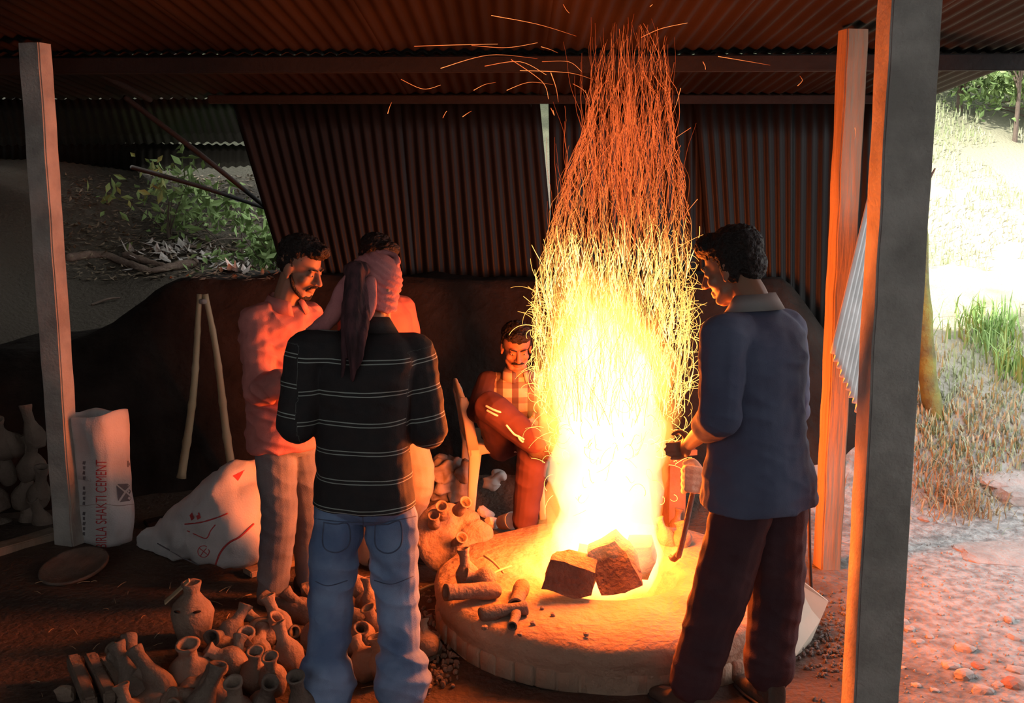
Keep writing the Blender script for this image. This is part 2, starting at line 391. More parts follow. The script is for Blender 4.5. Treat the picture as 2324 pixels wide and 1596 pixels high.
for k, (y, dy, th) in enumerate(((6.12, -0.16, 0.085), (7.36, 0.0, 0.055), (3.3, 0, 0.08), (0.4, 0, 0.08))):
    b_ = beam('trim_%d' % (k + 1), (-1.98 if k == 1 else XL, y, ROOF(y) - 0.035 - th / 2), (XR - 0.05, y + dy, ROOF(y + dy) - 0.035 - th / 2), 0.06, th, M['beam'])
    tag(b_, ['dark purlin under the lap of the roof sheets', 'thin dark wall plate at the top of the sheet wall', 'dark purlin above the big concrete post', 'dark purlin near the front of the roof'][k], kind='structure')
# back wall: three leaning corrugated sheets with gaps between
WY = 7.5
wall = tag(empty('wall_back', P(1250, 430, WY)), 'back wall of sooty corrugated metal sheets', kind='structure')
def wq(pts, ys=(WY, WY, WY, WY)): return [P(p[0], p[1], y) for p, y in zip(pts, ys)]
def wall_panel(tl, tr, br, bl, Y):
    corrugated('wall_sheet', P(*tl, Y), P(*tr, Y), P(*br, Y), P(*bl, Y), M['wallsheet'], wall, rows=5, sag=0.01)
wall_panel((515, 196), (905, 196), (950, 700), (665, 700), WY)
wall_panel((880, 196), (1222, 196), (1268, 700), (915, 700), WY + 0.03)
wall_panel((1244, 196), (1602, 196), (1603, 700), (1254, 700), WY + 0.02)
wall_panel((1572, 196), (1800, 196), (1800, 760), (1620, 760), WY - 0.02)
wall_panel((1780, 196), (2010, 196), (1985, 800), (1780, 800), WY)
# ---------------------------------------------------------------- posts
pb = G(150, 1236); pb = V((P(150, 1236, 5.7).x, 5.7, 0))
def vpost(name, x, y, z1, wx, wy, material, rot, label, z0=-0.05, jit=0.004):
    bm = bmesh.new(); box(bm, (0, 0, (z0 + z1) / 2), (wx, wy, z1 - z0))
    bmesh.ops.bevel(bm, geom=[e for e in bm.edges if abs(e.verts[0].co.z - e.verts[1].co.z) > 0.5], offset=0.007, segments=2, affect='EDGES')
    bmesh.ops.subdivide_edges(bm, edges=[e for e in bm.edges if abs(e.verts[0].co.z - e.verts[1].co.z) > 0.5], cuts=40)
    for v in bm.verts: v.co += V((nz(v.co, 6, 1), nz(v.co, 6, 5), 0)) * jit
    o = bobj(name, bm, material, None, True); o.location = (x, y, 0); o.rotation_euler = (0, 0, rot)
    o.data.polygons.foreach_set('use_smooth', [False] * len(o.data.polygons))
    return tag(o, label, 'post')
vpost('concrete_post', -2.40, 5.72, ROOF(5.72) - 0.03, 0.125, 0.10, M['concrete'], math.radians(-17), 'slim square concrete post at the left, lit on one edge')
bp = P(1990, 1300, 3.82)
vpost('concrete_post', bp.x, 3.82, ROOF(3.82) - 0.03, 0.166, 0.15, M['concrete'], math.radians(0), 'thick grey concrete post in the right foreground')
tp = P(1875, 1265, 5.4)
vpost('timber_post', tp.x + 0.005, 5.4, ROOF(5.4) - 0.03, 0.108, 0.1, M['timber'], math.radians(10), 'orange-lit square timber post behind the man in blue', jit=0.006)

# unseen wall added behind the camera to cut daylight at the open front
bm = bmesh.new(); box(bm, (-1, -2.75, 1.15), (8, 0.2, 2.3)); box(bm, (-1, -2.62, 0.15), (8, 0.06, 0.3))
tag(bobj('wall_front_blocker', bm, M['concrete'], None, False), 'plain unseen wall added behind the camera to hold back daylight', kind='structure')
# ================================================================ PEOPLE
def head_frame(fwd, tilt=0.0):
    f = V(fwd).normalized(); r = f.cross(V((0, 0, 1))).normalized(); u = r.cross(f).normalized()
    if tilt:
        q = Matrix.Rotation(tilt, 3, f); r = q @ r; u = q @ u
    return Matrix((r, f, u)).transposed()      # columns: right, forward, up
def add_head(bm, c, R, s=1.0):
    c = V(c)
    def e(p, r, sub=3, rot=None): ell(bm, c + R @ (V(p) * s), [x * s for x in r], R @ rot if rot else R, sub)
    def t(pts, rr): tube(bm, [c + R @ (V(p) * s) for p in pts], [x * s for x in rr], 8, 3)
    e((0, -0.014, 0.032), (0.075, 0.095, 0.083), 4)
    e((0, 0.020, -0.030), (0.060, 0.071, 0.080), 4)
    e((0, 0.030, -0.070), (0.050, 0.052, 0.044), 3)
    e((0, 0.062, -0.098), (0.026, 0.024, 0.020))
    for k in (-1, 1):
        e((k * 0.040, 0.058, -0.030), (0.023, 0.024, 0.022))
        e((k * 0.028, 0.081, 0.022), (0.022, 0.010, 0.008))
        e((k * 0.031, 0.074, 0.002), (0.016, 0.013, 0.010))
        e((k * 0.077, -0.006, -0.010), (0.008, 0.020, 0.032), 3, Matrix.Rotation(k * 0.35, 3, 'Z'))
        e((k * 0.078, 0.0, -0.036), (0.007, 0.009, 0.012))
        e((k * 0.013, 0.101, -0.034), (0.009, 0.011, 0.008))
        t([(k * 0.046, 0.03, -0.07), (k * 0.03, 0.065, -0.095)], [0.018, 0.016])
    t([(0, 0.086, 0.016), (0, 0.101, -0.008), (0, 0.114, -0.030)], [0.009, 0.010, 0.013])
    t([(-0.022, 0.084, -0.064), (0, 0.0945, -0.061), (0.022, 0.084, -0.064)], [0.004, 0.007, 0.004])
    t([(-0.018, 0.083, -0.074), (0, 0.093, -0.075), (0.018, 0.083, -0.074)], [0.004, 0.008, 0.004])
def add_hand(bm, wr, el, curl=0.6, side=1, s=1.0):
    wr = V(wr); d = (wr - V(el)).normalized(); up = V((0, 0, 1)) - d * d.z
    up = up.normalized() if up.length > 0.1 else V((0, 1, 0)); r = d.cross(up)
    ell(bm, wr + d * 0.048 * s, (0.016 * s, 0.05 * s, 0.040 * s), Matrix((r, d, up)).transposed(), 3)
    for i, (o, L) in enumerate(((0.03, 0.062), (0.011, 0.072), (-0.009, 0.067), (-0.028, 0.052))):
        b = wr + d * 0.085 * s + up * o * s
        m1 = b + (d * math.cos(curl * 0.5) - r * side * math.sin(curl * 0.5)) * L * 0.55 * s
        e = m1 + (d * math.cos(curl * 1.7) - r * side * math.sin(curl * 1.7)) * L * 0.6 * s
        tube(bm, [b, m1, e], [0.0092 * s, 0.0086 * s, 0.0075 * s], 8, 3)
    b = wr + d * 0.03 * s + up * 0.03 * s
    tube(bm, [b, b + (d * 0.5 + up * 0.75 - r * side * 0.4).normalized() * 0.038 * s, b + (d * 0.9 + up * 0.5 - r * side * 0.6).normalized() * 0.068 * s], [0.012 * s, 0.0105 * s, 0.0085 * s], 8, 3)
def torso_rings(pel, chest, neck, side, front, sizes):
    pel, chest, neck = map(V, (pel, chest, neck)); out = []
    for t, hw, hd in sizes:
        if t <= 1: c = pel.lerp(chest, t)
        else: c = chest.lerp(neck, t - 1)
        out.append((c, V(side) * hw, V(front) * hd))
    return out
def build_body(root, J, vox=0.0045):
    bm = bmesh.new(); s, f = J['side'], J['front']
    loft(bm, torso_rings(J['pel'], J['chest'], J['neck'], s, f, ((-0.2, 0.10, 0.08), (0, 0.155, 0.105), (0.3, 0.135, 0.09), (0.6, 0.135, 0.095), (1, 0.16, 0.11), (1.45, 0.165, 0.09), (1.75, 0.12, 0.07), (2.0, 0.06, 0.055))))
    hd = V(J['head']); R = head_frame(J['look'], J.get('tilt', 0))
    tube(bm, [V(J['neck']) - V((0, 0, 0.05)), V(J['neck']) + V((0, 0, 0.01)), hd + R @ V((0, -0.022, -0.05))], [0.07, 0.058, 0.056], 14, 3)
    add_head(bm, hd, R, J.get('hs', 1.0))
    for k in 'LR':
        tube(bm, [J['sh' + k], J['el' + k]], [0.050, 0.040], 12, 1)
        mid = V(J['el' + k]).lerp(V(J['wr' + k]), 0.3)
        tube(bm, [J['el' + k], mid, J['wr' + k]], [0.039, 0.041, 0.026], 12, 3)
        if J.get('hand' + k, True): add_hand(bm, J['wr' + k], J['el' + k], J.get('curl', 0.7), 1 if k == 'L' else -1)
        tube(bm, [J['hip' + k], J['kn' + k]], [0.085, 0.055], 12, 1)
        mid = V(J['kn' + k]).lerp(V(J['an' + k]), 0.3)
        tube(bm, [J['kn' + k], mid, J['an' + k]], [0.053, 0.056, 0.037], 12, 3)
        a = V(J['an' + k]); d = V(J['toe' + k]).normalized()
        tube(bm, [a - d * 0.03 + V((0, 0, -0.04)), a + d * 0.07 + V((0, 0, -0.05)), a + d * 0.15 + V((0, 0, -0.058))], [0.036, 0.036, 0.026], 10, 2)
    return fuse('body', bm, vox, 3, M['skin'], root)
def wrinkle(amp, sc_=(7, 7, 16), o=0.0, fine=0.0):
    def fn(co, n):
        a = noise.noise(V((co.x * sc_[0] + o, co.y * sc_[1] - o, co.z * sc_[2] + co.x * 5 + o)))
        b = noise.noise(V((co.x * sc_[0] * 2.3 - o, co.y * sc_[1] * 2.3, co.z * sc_[2] * 1.7 - co.x * 12)))
        r = (1 - abs(a) * 2.2)
        return amp * (r * 0.7 + b * 0.5) 
    return fn
def shirt(root, J, material, grow=0.02, hem=-0.25, sleeve=1.0, name='shirt', rad=(0.075, 0.062, 0.056), vox=0.006, amp=0.006, belly=0.0, o=0.0, fore=0.4, flare=0.0, smooth=4):
    bm = bmesh.new(); s, f = J['side'], J['front']; g = grow
    loft(bm, torso_rings(J['pel'], J['chest'], J['neck'], s, f, ((hem, 0.165 + g + flare, 0.115 + g + flare), (0, 0.16 + g + flare * 0.6, 0.112 + g + belly + flare * 0.6), (0.3, 0.15 + g, 0.108 + g + belly), (0.65, 0.155 + g, 0.11 + g), (1, 0.172 + g, 0.12 + g), (1.4, 0.178 + g, 0.10 + g), (1.7, 0.135 + g, 0.075 + g), (1.93, 0.075 + g * 0.5, 0.068)))
         )
    for k in 'LR':
        sh, el, wr = V(J['sh' + k]), V(J['el' + k]), V(J['wr' + k])
        c = V(J['chest']).lerp(V(J['neck']), 0.45)
        tube(bm, [c.lerp(sh, 0.5), sh], [0.078, rad[0]], 14, 1)
        if sleeve <= 1: tube(bm, [sh, sh.lerp(el, sleeve)], [rad[0], rad[1]], 14, 1)
        else:
            tube(bm, [sh, el], [rad[0], rad[1]], 14, 1)
            tube(bm, [el, el.lerp(wr, fore)], [rad[1], rad[2]], 14, 1)
    return fuse(name, bm, vox, smooth, material, root, wrinkle(amp, o=o))
def trousers(root, J, material, top=0.12, r=(0.105, 0.085, 0.075), name='trousers', vox=0.006, amp=0.006, end=0.0, o=0.0, extra=None):
    bm = bmesh.new(); s, f = J['side'], J['front']
    loft(bm, torso_rings(J['pel'], J['chest'], J['neck'], s, f, ((-0.22, 0.10, 0.085), (-0.1, 0.172, 0.122), (0.0, 0.178, 0.128), (top, 0.165, 0.118))))
    for k in 'LR':
        hp, kn, an = V(J['hip' + k]), V(J['kn' + k]), V(J['an' + k]); e = an + (an - kn).normalized() * end
        tube(bm, [hp, hp.lerp(kn, 0.5), kn, kn.lerp(e, 0.5), e], [r[0], (r[0] + r[1]) / 2, r[1], (r[1] + r[2]) / 2, r[2]], 16, 3)
    if extra: extra(bm)
    return fuse(name, bm, vox, 4, material, root, wrinkle(amp, (6, 6, 13), o))
def shoe(root, J, k, material, name='shoe', high=0.0, w=0.047):
    a = V(J['an' + k]); d = V(J['toe' + k]); d.z = 0; d.normalize(); z = 0.0
    g = V((a.x, a.y, 0)); r = d.cross(V((0, 0, 1)))
    bm = bmesh.new()
    rings = []
    for t, hw, h in ((-0.085, 0.028, 0.05), (-0.075, 0.037, 0.075 + high * 0.6), (-0.03, 0.042, 0.095 + high), (0.03, 0.044, 0.09 + high * 0.8), (0.075, 0.048, 0.075), (0.13, w, 0.055), (0.175, 0.042, 0.045), (0.198, 0.026, 0.032)):
        c = g + d * t + V((0, 0, h / 2 + 0.004)); rings.append((c, r * hw, V((0, 0, h / 2))))
    loft(bm, rings, 20, 0.7)
    if high: tube(bm, [g + V((0, 0, 0.06)) - d * 0.02, g + V((0, 0, 0.11 + high)) - d * 0.025], [0.05, 0.058], 16, 1, False)
    o = fuse(name, bm, 0.005, 3, material, root)
    bm = bmesh.new(); loft(bm, [(g + d * t + V((0, 0, 0.008)), r * (hw + 0.004), V((0, 0, 0.009))) for t, hw in ((-0.09, 0.025), (-0.07, 0.036), (0.03, 0.04), (0.1, 0.047), (0.17, 0.044), (0.204, 0.022))], 14, 0.6)
    bobj('sole', bm, M['shoe'], o)
    return o
def hair(root, J, blobs, amp=0.006, name='hair', vox=0.005, material=None):
    bm = bmesh.new(); c = V(J['head']); R = head_frame(J['look'], J.get('tilt', 0)); s = J.get('hs', 1.0)
    for p, r in blobs: ell(bm, c + R @ (V(p) * s), [x * s for x in r], R, 3)
    return fuse(name, bm, vox, 1, material or M['hair'], root, lambda co, n: amp * (nz(co, 60, 1) + 0.7 * nz(co, 140, 2)))
def facial(root, J, segs, name, amp=0.001):
    c = V(J['head']); R = head_frame(J['look'], J.get('tilt', 0)); s = J.get('hs', 1.0); bm = bmesh.new()
    for pts, rr in segs: tube(bm, [c + R @ (V(p) * s) for p in pts], [x * s for x in rr], 8, 3)
    return bobj(name, bm, M['hair'], root)
def eyes(root, J):
    c = V(J['head']); R = head_frame(J['look'], J.get('tilt', 0)); s = J.get('hs', 1.0)
    for k in (-1, 1):
        bm = bmesh.new(); ell(bm, c + R @ (V((k * 0.031, 0.0795, -0.001)) * s), (0.011 * s, 0.0085 * s, 0.0042 * s), R, 2); o = bobj('eye', bm, M['eye'], root)
        bm = bmesh.new(); ell(bm, c + R @ (V((k * 0.031, 0.0865, -0.002)) * s), (0.0046 * s, 0.0025 * s, 0.0038 * s), R, 2); bobj('iris', bm, M['hair'], o)
    facial(root, J, [([(k * 0.012, 0.092, 0.021), (k * 0.03, 0.0905, 0.027), (k * 0.05, 0.074, 0.021)], [0.0035, 0.0042, 0.0022]) for k in (-1, 1)], 'eyebrows')
def collar(root, J, material, r=0.07, h=0.045, open_=0.9, name='collar', th=0.005):
    """a folded shirt collar round the neck, open at the throat"""
    c = V(J['neck']) + V((0, 0, 0.005)); s = V(J['side']); f = V(J['front']); u = V((0, 0, 1)); bm = bmesh.new(); n = 26
    up, lo = [], []
    for i in range(n + 1):
        a = -math.pi / 2 + open_ * 0.35 + (2 * math.pi - open_ * 0.7) * i / n      # starts and ends at the throat
        d = s * math.cos(a) - f * math.sin(a) * 1.0
        k = abs(i / n * 2 - 1)
        up.append(c + d * r + u * (0.03 + 0.012 * (1 - k) - 0.02 * k ** 3)); lo.append(c + d * (r + 0.034) + u * (-0.012 - 0.035 * k ** 2))
    def lay(off):
        return [[bm.verts.new(p + (p - c).normalized() * off) for p in row] for row in (up, lo)]
    A = lay(0.0); B = lay(th)
    for i in range(n):
        bm.faces.new((A[0][i], A[0][i + 1], A[1][i + 1], A[1][i])); bm.faces.new((B[0][i], B[1][i], B[1][i + 1], B[0][i + 1]))
        bm.faces.new((A[0][i], B[0][i], B[0][i + 1], A[0][i + 1])); bm.faces.new((A[1][i], A[1][i + 1], B[1][i + 1], B[1][i]))
    for i in (0, n): bm.faces.new((A[0][i], A[1][i], B[1][i], B[0][i]))
    return bobj(name, bm, material, root)
def fr2(a):
    """front and side vectors for a heading angle in degrees (0 = +X, 90 = away from the camera)"""
    f = V((math.cos(math.radians(a)), math.sin(math.radians(a)), 0)); return f, f.cross(V((0, 0, 1)))

# ---- man in the pink shirt
f, s = fr2(-42)
J = dict(front=f, side=s, head=P(682, 606, 4.850), look=(0.93, -0.42, -0.42), neck=P(648, 690, 4.870), chest=P(640, 765, 4.890), pel=P(648, 985, 4.900), hs=1.04)
c = J['chest']
J.update(shR=P(585, 728, 4.780), shL=P(698, 722, 5.000), elR=P(592, 888, 4.690), elL=P(742, 880, 4.950), wrR=P(668, 858, 4.510), wrL=P(700, 900, 4.670),
         hipR=P(624, 1000, 4.850), hipL=P(672, 1000, 4.950), knR=P(634, 1165, 4.830), knL=P(700, 1150, 5.010), anR=P(618, 1312, 4.900), anL=P(705, 1280, 5.070), toeR=V((0.7, -0.7, 0)), toeL=V((0.9, -0.3, 0)))
J['anR'].z = 0.09; J['anL'].z = 0.09
pm = thing('person', 'young bearded man in a pink shirt and grey jeans, hands clasped before him', 'person', (J['pel'].x, J['pel'].y, 0))
build_body(pm, J); eyes(pm, J)
shirt(pm, J, M['pink'], 0.022, -0.12, 1.4, fore=0.55, amp=0.014, o=1, rad=(0.076, 0.068, 0.06), belly=0.01, smooth=7, vox=0.0055)
collar(pm, J, M['pink'], 0.068)
R_ = head_frame(J['look']);
bm = bmesh.new(); pc = V(J['chest'])
pl = []
for i in range(9):
    t = i / 8; q = V(J['neck']).lerp(V(J['pel']), t * 0.95) + f * (0.072 + 0.07 * min(1, t * 3.5) + 0.0 * t)
    pl.append((q + V((0, 0, -0.03)), s * 0.014, f * 0.004))
loft(bm, pl, 8, 0.6); pk = bobj('button_placket', bm, M['pink'], pm)
for i in range(2, 8, 2):
    bm = bmesh.new(); ell(bm, pl[i][0] + f * 0.005, (0.005, 0.005, 0.005)); bobj('button', bm, M['whitetape'], pk)
trousers(pm, J, M['greyjean'], 0.1, (0.094, 0.08, 0.07), end=0.03, amp=0.007, o=3)
for k in 'LR': shoe(pm, J, k, M['shoe'])
hair(pm, J, [((0, -0.028, 0.062), (0.079, 0.092, 0.068)), ((0, -0.062, 0.012), (0.066, 0.048, 0.064)), ((0, 0.052, 0.095), (0.06, 0.05, 0.036)), ((0.012, 0.085, 0.108), (0.042, 0.03, 0.024)), ((0, -0.01, 0.105), (0.066, 0.075, 0.035)), ((-0.066, -0.02, 0.012), (0.014, 0.03, 0.05)), ((0.066, -0.02, 0.012), (0.014, 0.03, 0.05))], 0.008)
facial(pm, J, [([(k * 0.07, 0.012, -0.03), (k * 0.058, 0.03, -0.07), (k * 0.036, 0.064, -0.101), (0, 0.082, -0.11)], [0.006, 0.010, 0.011, 0.010]) for k in (-1, 1)] + [([(k * 0.03, 0.079, -0.072), (k * 0.02, 0.094, -0.053), (0, 0.102, -0.05)], [0.004, 0.005, 0.005]) for k in (-1, 1)], 'beard')

# ---- man behind, red shirt and khaki trousers
f, s = fr2(-40)
J = dict(front=f, side=s, head=P(858, 592, 5.420), look=(0.75, -0.62, -0.42), neck=P(848, 668, 5.440), chest=P(856, 745, 5.460), pel=P(880, 950, 5.480))
J.update(shR=P(800, 712, 5.360), shL=P(912, 704, 5.580), elR=P(800, 860, 5.320), elL=P(938, 850, 5.580), wrR=P(850, 890, 5.170), wrL=P(900, 880, 5.370),
         hipR=P(858, 965, 5.420), hipL=P(915, 965, 5.540), knR=P(858, 1120, 5.380), knL=P(946, 1085, 5.480), anR=P(840, 1260, 5.420), anL=P(915, 1255, 5.540), toeR=V((0.7, -0.7, 0)), toeL=V((0.8, -0.5, 0)))
J['anR'].z = J['anL'].z = 0.09
p2 = thing('person', 'man in a red shirt and khaki trousers half hidden behind the turbaned man', 'person', (J['pel'].x, J['pel'].y, 0))
build_body(p2, J, 0.005); eyes(p2, J)
shirt(p2, J, M['redshirt'], 0.022, -0.1, 1.4, o=7, amp=0.006)
collar(p2, J, M['redshirt'])
trousers(p2, J, M['khaki'], 0.1, (0.105, 0.092, 0.07), end=0.02, o=9)
for k in 'LR': shoe(p2, J, k, M['shoe'])
hair(p2, J, [((0, -0.03, 0.06), (0.08, 0.092, 0.07)), ((0, -0.062, 0.012), (0.066, 0.048, 0.064)), ((0, 0.045, 0.088), (0.062, 0.05, 0.035)), ((-0.066, -0.02, 0.012), (0.014, 0.03, 0.05)), ((0.066, -0.02, 0.012), (0.014, 0.03, 0.05))], 0.008)

# ---- man in the turban and striped polo, back to the camera
f, s = fr2(72)
J = dict(front=f, side=s, head=P(852, 655, 4.03), look=(0.62, 0.72, -0.35), neck=P(838, 742, 3.97), chest=P(822, 845, 3.95), pel=P(826, 1118, 3.95))
J.update(shL=P(700, 800, 3.93), shR=P(938, 806, 3.98), elL=P(676, 958, 3.90), elR=P(968, 972, 3.98), wrL=P(735, 905, 4.1), wrR=P(930, 890, 4.15),
         hipL=P(766, 1180, 3.95), hipR=P(887, 1180, 3.97), knL=P(750, 1380, 3.93), knR=P(901, 1372, 3.97), anL=P(740, 1545, 3.86), anR=P(913, 1540, 3.9), toeL=V((-0.1, 1, 0)), toeR=V((0.35, 0.93, 0)))
J['anL'].z = J['anR'].z = 0.09
p3 = thing('person', 'man in a rose turban, striped black polo and blue jeans seen from behind', 'person', (J['pel'].x, J['pel'].y, 0))
build_body(p3, J, 0.005)
o = shirt(p3, J, M['polo'], 0.024, -0.10, 1.4, fore=0.25, rad=(0.082, 0.078, 0.074), amp=0.006, o=11, name='polo_shirt', flare=0.004, smooth=5)
at = o.data.attributes.new('s', 'FLOAT', 'POINT')
for v in o.data.vertices:
    co = v.co; best = None
    for k in 'LR':
        a, b = J['sh' + k], J['el' + k]; ab_ = b - a; t = (co - a).dot(ab_) / ab_.length_squared
        if t > -0.1:
            dd = (co - (a + ab_ * min(max(t, 0), 1))).length
            lat = (co - V(J['pel'])).dot(s) * (1 if k == 'R' else -1)
            if dd < 0.115 and lat > 0.168 and (best is None or dd < best[0]): best = (dd, t * ab_.length + 0.02)
    if best: val = 10.8 + best[1] + 0.02
    else: val = 10.8 + (1.50 - co.z) + 0.012 * nz(co, 4, 3) + 0.10 * abs((co - V(J['pel'])).dot(s)) ** 1.5 * (1 if co.z > 1.3 else 0)
    at.data[v.index].value = val
collar(p3, J, M['polo'], 0.07)
def cuffs(bm):
    for k in 'LR':
        a = V(J['an' + k]); d = (V(J['kn' + k]) - a).normalized()
        for i in range(3): tube(bm, [a + d * (0.0 + 0.026 * i), a + d * (0.018 + 0.026 * i)], [0.101 - 0.002 * i + 0.009 * (i == 1), 0.104 - 0.002 * i], 18, 1)
jn = trousers(p3, J, M['denim'], 0.06, (0.098, 0.079, 0.076), name='jeans', amp=0.012, o=13, extra=cuffs)
jb = bvh(jn)
for pts in ([(735, 1186), (762, 1190), (790, 1190), (792, 1235), (764, 1254), (734, 1240), (735, 1186)], [(852, 1190), (880, 1190), (908, 1184), (910, 1236), (882, 1256), (853, 1240), (852, 1190)]): decal_line('back_pocket', pts, 0.0028, M['seam'], p3, jb)
for pts in ([(822, 1150), (824, 1190), (824, 1232)], [(706, 1176), (764, 1184), (822, 1186)], [(822, 1186), (880, 1184), (944, 1172)], [(716, 1320), (745, 1330), (788, 1318)], [(850, 1318), (890, 1326), (938, 1308)]): decal_line('seam', pts, 0.0022, M['seam'], p3, jb)
for k in 'LR': shoe(p3, J, k, M['shoe'])
# turban: wound bands over the head, knot, hanging tail and a fold on the shoulder
c = V(J['head']); R = head_frame(J['look'])
bm = bmesh.new()
ell(bm, c + R @ V((0, -0.012, 0.030)), (0.092, 0.110, 0.100), R, 4)
ell(bm, c + R @ V((0.0, -0.045, -0.02)), (0.080, 0.075, 0.075), R, 4)
for i in range(6):
    tl = -0.55 + 0.2 * i; h0 = -0.03 + 0.022 * i; pts = []
    for j in range(25):
        a = 2 * math.pi * j / 24; rx, ry = 0.0845 - 0.0035 * i ** 1.3 , 0.101 - 0.004 * i ** 1.3
        pts.append(c + R @ V((rx * math.cos(a), -0.016 + ry * math.sin(a), h0 + 0.055 * math.sin(a + tl - 0.9) + 0.01)))
    tube(bm, pts, [0.0155] * 25, 8, 1, False)
turb = fuse('turban', bm, 0.0045, 2, M['turban'], p3, lambda co, n: 0.002 * math.sin((co.z * 0.8 + co.x * 0.6) * 300 + 4 * nz(co, 12)))
bm = bmesh.new()
k0 = P(808, 615, 3.90)
ell(bm, k0 + V((0, 0.02, 0)), (0.05, 0.045, 0.035))
tube(bm, [k0, P(803, 680, 3.86), P(800, 760, 3.80), P(803, 830, 3.79), P(800, 865, 3.79)], [0.036, 0.036, 0.028, 0.016, 0.006], 12, 4)
tube(bm, [k0, P(826, 690, 3.87), P(823, 770, 3.80), P(812, 835, 3.79)], [0.024, 0.024, 0.016, 0.006], 10, 4)
tube(bm, [k0, P(790, 690, 3.87), P(782, 780, 3.81), P(776, 858, 3.79)], [0.022, 0.022, 0.014, 0.005], 10, 4)
fuse('turban_tail', bm, 0.005, 2, M['tail'], p3, lambda co, n: 0.005 * nz((co.x * 1, co.y, co.z * 0.08), 70, 2))
bm = bmesh.new()
tube(bm, [P(840, 600, 3.99), P(790, 650, 3.95), P(765, 700, 3.95), P(735, 735, 3.98), P(702, 752, 4.02)], [0.03, 0.036, 0.034, 0.028, 0.014], 12, 4)
tube(bm, [P(838, 640, 3.93), P(838, 690, 3.88), P(832, 722, 3.86)], [0.026, 0.024, 0.014], 10, 4)
fuse('turban_drape', bm, 0.006, 3, M['turban'], p3, wrinkle(0.006, (14, 14, 5), 4))

# ---- man in the blue-grey shirt on the right
f, s = fr2(128)
J = dict(front=f, side=s, head=P(1660, 606, 3.98), look=(-0.80, 0.55, -0.40), neck=P(1712, 692, 3.90), chest=P(1718, 800, 3.86), pel=P(1722, 1080, 3.86), hs=1.08)
J.update(shL=P(1642, 768, 3.73), shR=P(1778, 752, 3.98), elL=P(1634, 945, 3.68), elR=P(1795, 930, 4.1), wrL=P(1566, 1006, 3.98), wrR=P(1604, 1096, 4.24),
         hipL=P(1694, 1115, 3.83), hipR=P(1766, 1110, 3.92), knL=P(1640, 1325, 3.84), knR=P(1762, 1330, 3.95), anL=P(1566, 1545, 3.84), anR=P(1742, 1530, 3.92), toeL=V((-0.55, 0.8, 0)), toeR=V((-0.3, 0.95, 0)))
J['anL'].z = J['anR'].z = 0.09; J['handR'] = False; J['curl'] = 0.9
p4 = thing('person', 'tall man in an untucked blue-grey shirt holding a rod over the fire', 'person', (J['pel'].x, J['pel'].y, 0))
build_body(p4, J, 0.005); eyes(p4, J)
shirt(p4, J, M['blueshirt'], 0.026, -0.22, 1.4, fore=0.35, rad=(0.084, 0.072, 0.06), amp=0.007, o=17, flare=0.035, belly=0.02)
collar(p4, J, M['collar'], 0.068, open_=0.7)
def cuffs4(bm):
    for k in 'LR':
        a = V(J['an' + k]); d = (V(J['kn' + k]) - a).normalized()
        for i in range(2): tube(bm, [a + d * (0.06 + 0.03 * i), a + d * (0.08 + 0.03 * i)], [0.092, 0.094], 18, 1)
trousers(p4, J, M['maroon'], 0.08, (0.108, 0.104, 0.085), amp=0.008, o=19, extra=cuffs4, end=-0.05)
for k in 'LR': shoe(p4, J, k, M['boot'], 'boot', 0.07)
hair(p4, J, [((0, -0.03, 0.055), (0.088, 0.102, 0.08)), ((0, -0.07, 0.0), (0.074, 0.05, 0.075)), ((0, 0.045, 0.09), (0.07, 0.055, 0.045)), ((-0.07, -0.025, 0.0), (0.018, 0.035, 0.06)), ((0.07, -0.025, 0.0), (0.018, 0.035, 0.06))], 0.006)
bm = bmesh.new()       # thick work glove closed round the rod
ell(bm, P(1578, 1082, 4.23), (0.042, 0.048, 0.052)); 
for i in range(4): tube(bm, [P(1592 - i * 4, 1070 + i * 14, 4.19), P(1560, 1064 + i * 15, 4.17), P(1552, 1070 + i * 15, 4.24)], [0.018, 0.0165, 0.014], 8, 3)
tube(bm, [P(1584, 1062, 4.23), P(1572, 1048, 4.21), P(1556, 1052, 4.21)], [0.018, 0.016, 0.013], 8, 3)
tube(bm, [P(1585, 1095, 4.23), P(1604, 1100, 4.21)], [0.045, 0.044], 12, 1)
fuse('glove', bm, 0.005, 2, M['glove'], p4)
tg = thing('iron_tongs', 'pale hot iron rod held down to the fire by the gloved hand', 'rod', G(1545, 1262, 0.22))
bm = bmesh.new(); tube(bm, [P(1586, 1062, 4.24), P(1572, 1120, 4.27), P(1552, 1215, 4.32), P(1540, 1262, 4.42)], [0.011, 0.011, 0.012, 0.013], 8, 4); bobj('rod_shaft', bm, M['log'], tg)
bm = bmesh.new(); tube(bm, [P(1541, 1255, 4.42), P(1530, 1268, 4.48), P(1522, 1264, 4.52)], [0.014, 0.016, 0.01], 8, 3); bobj('rod_tip', bm, M['steel'], tg)

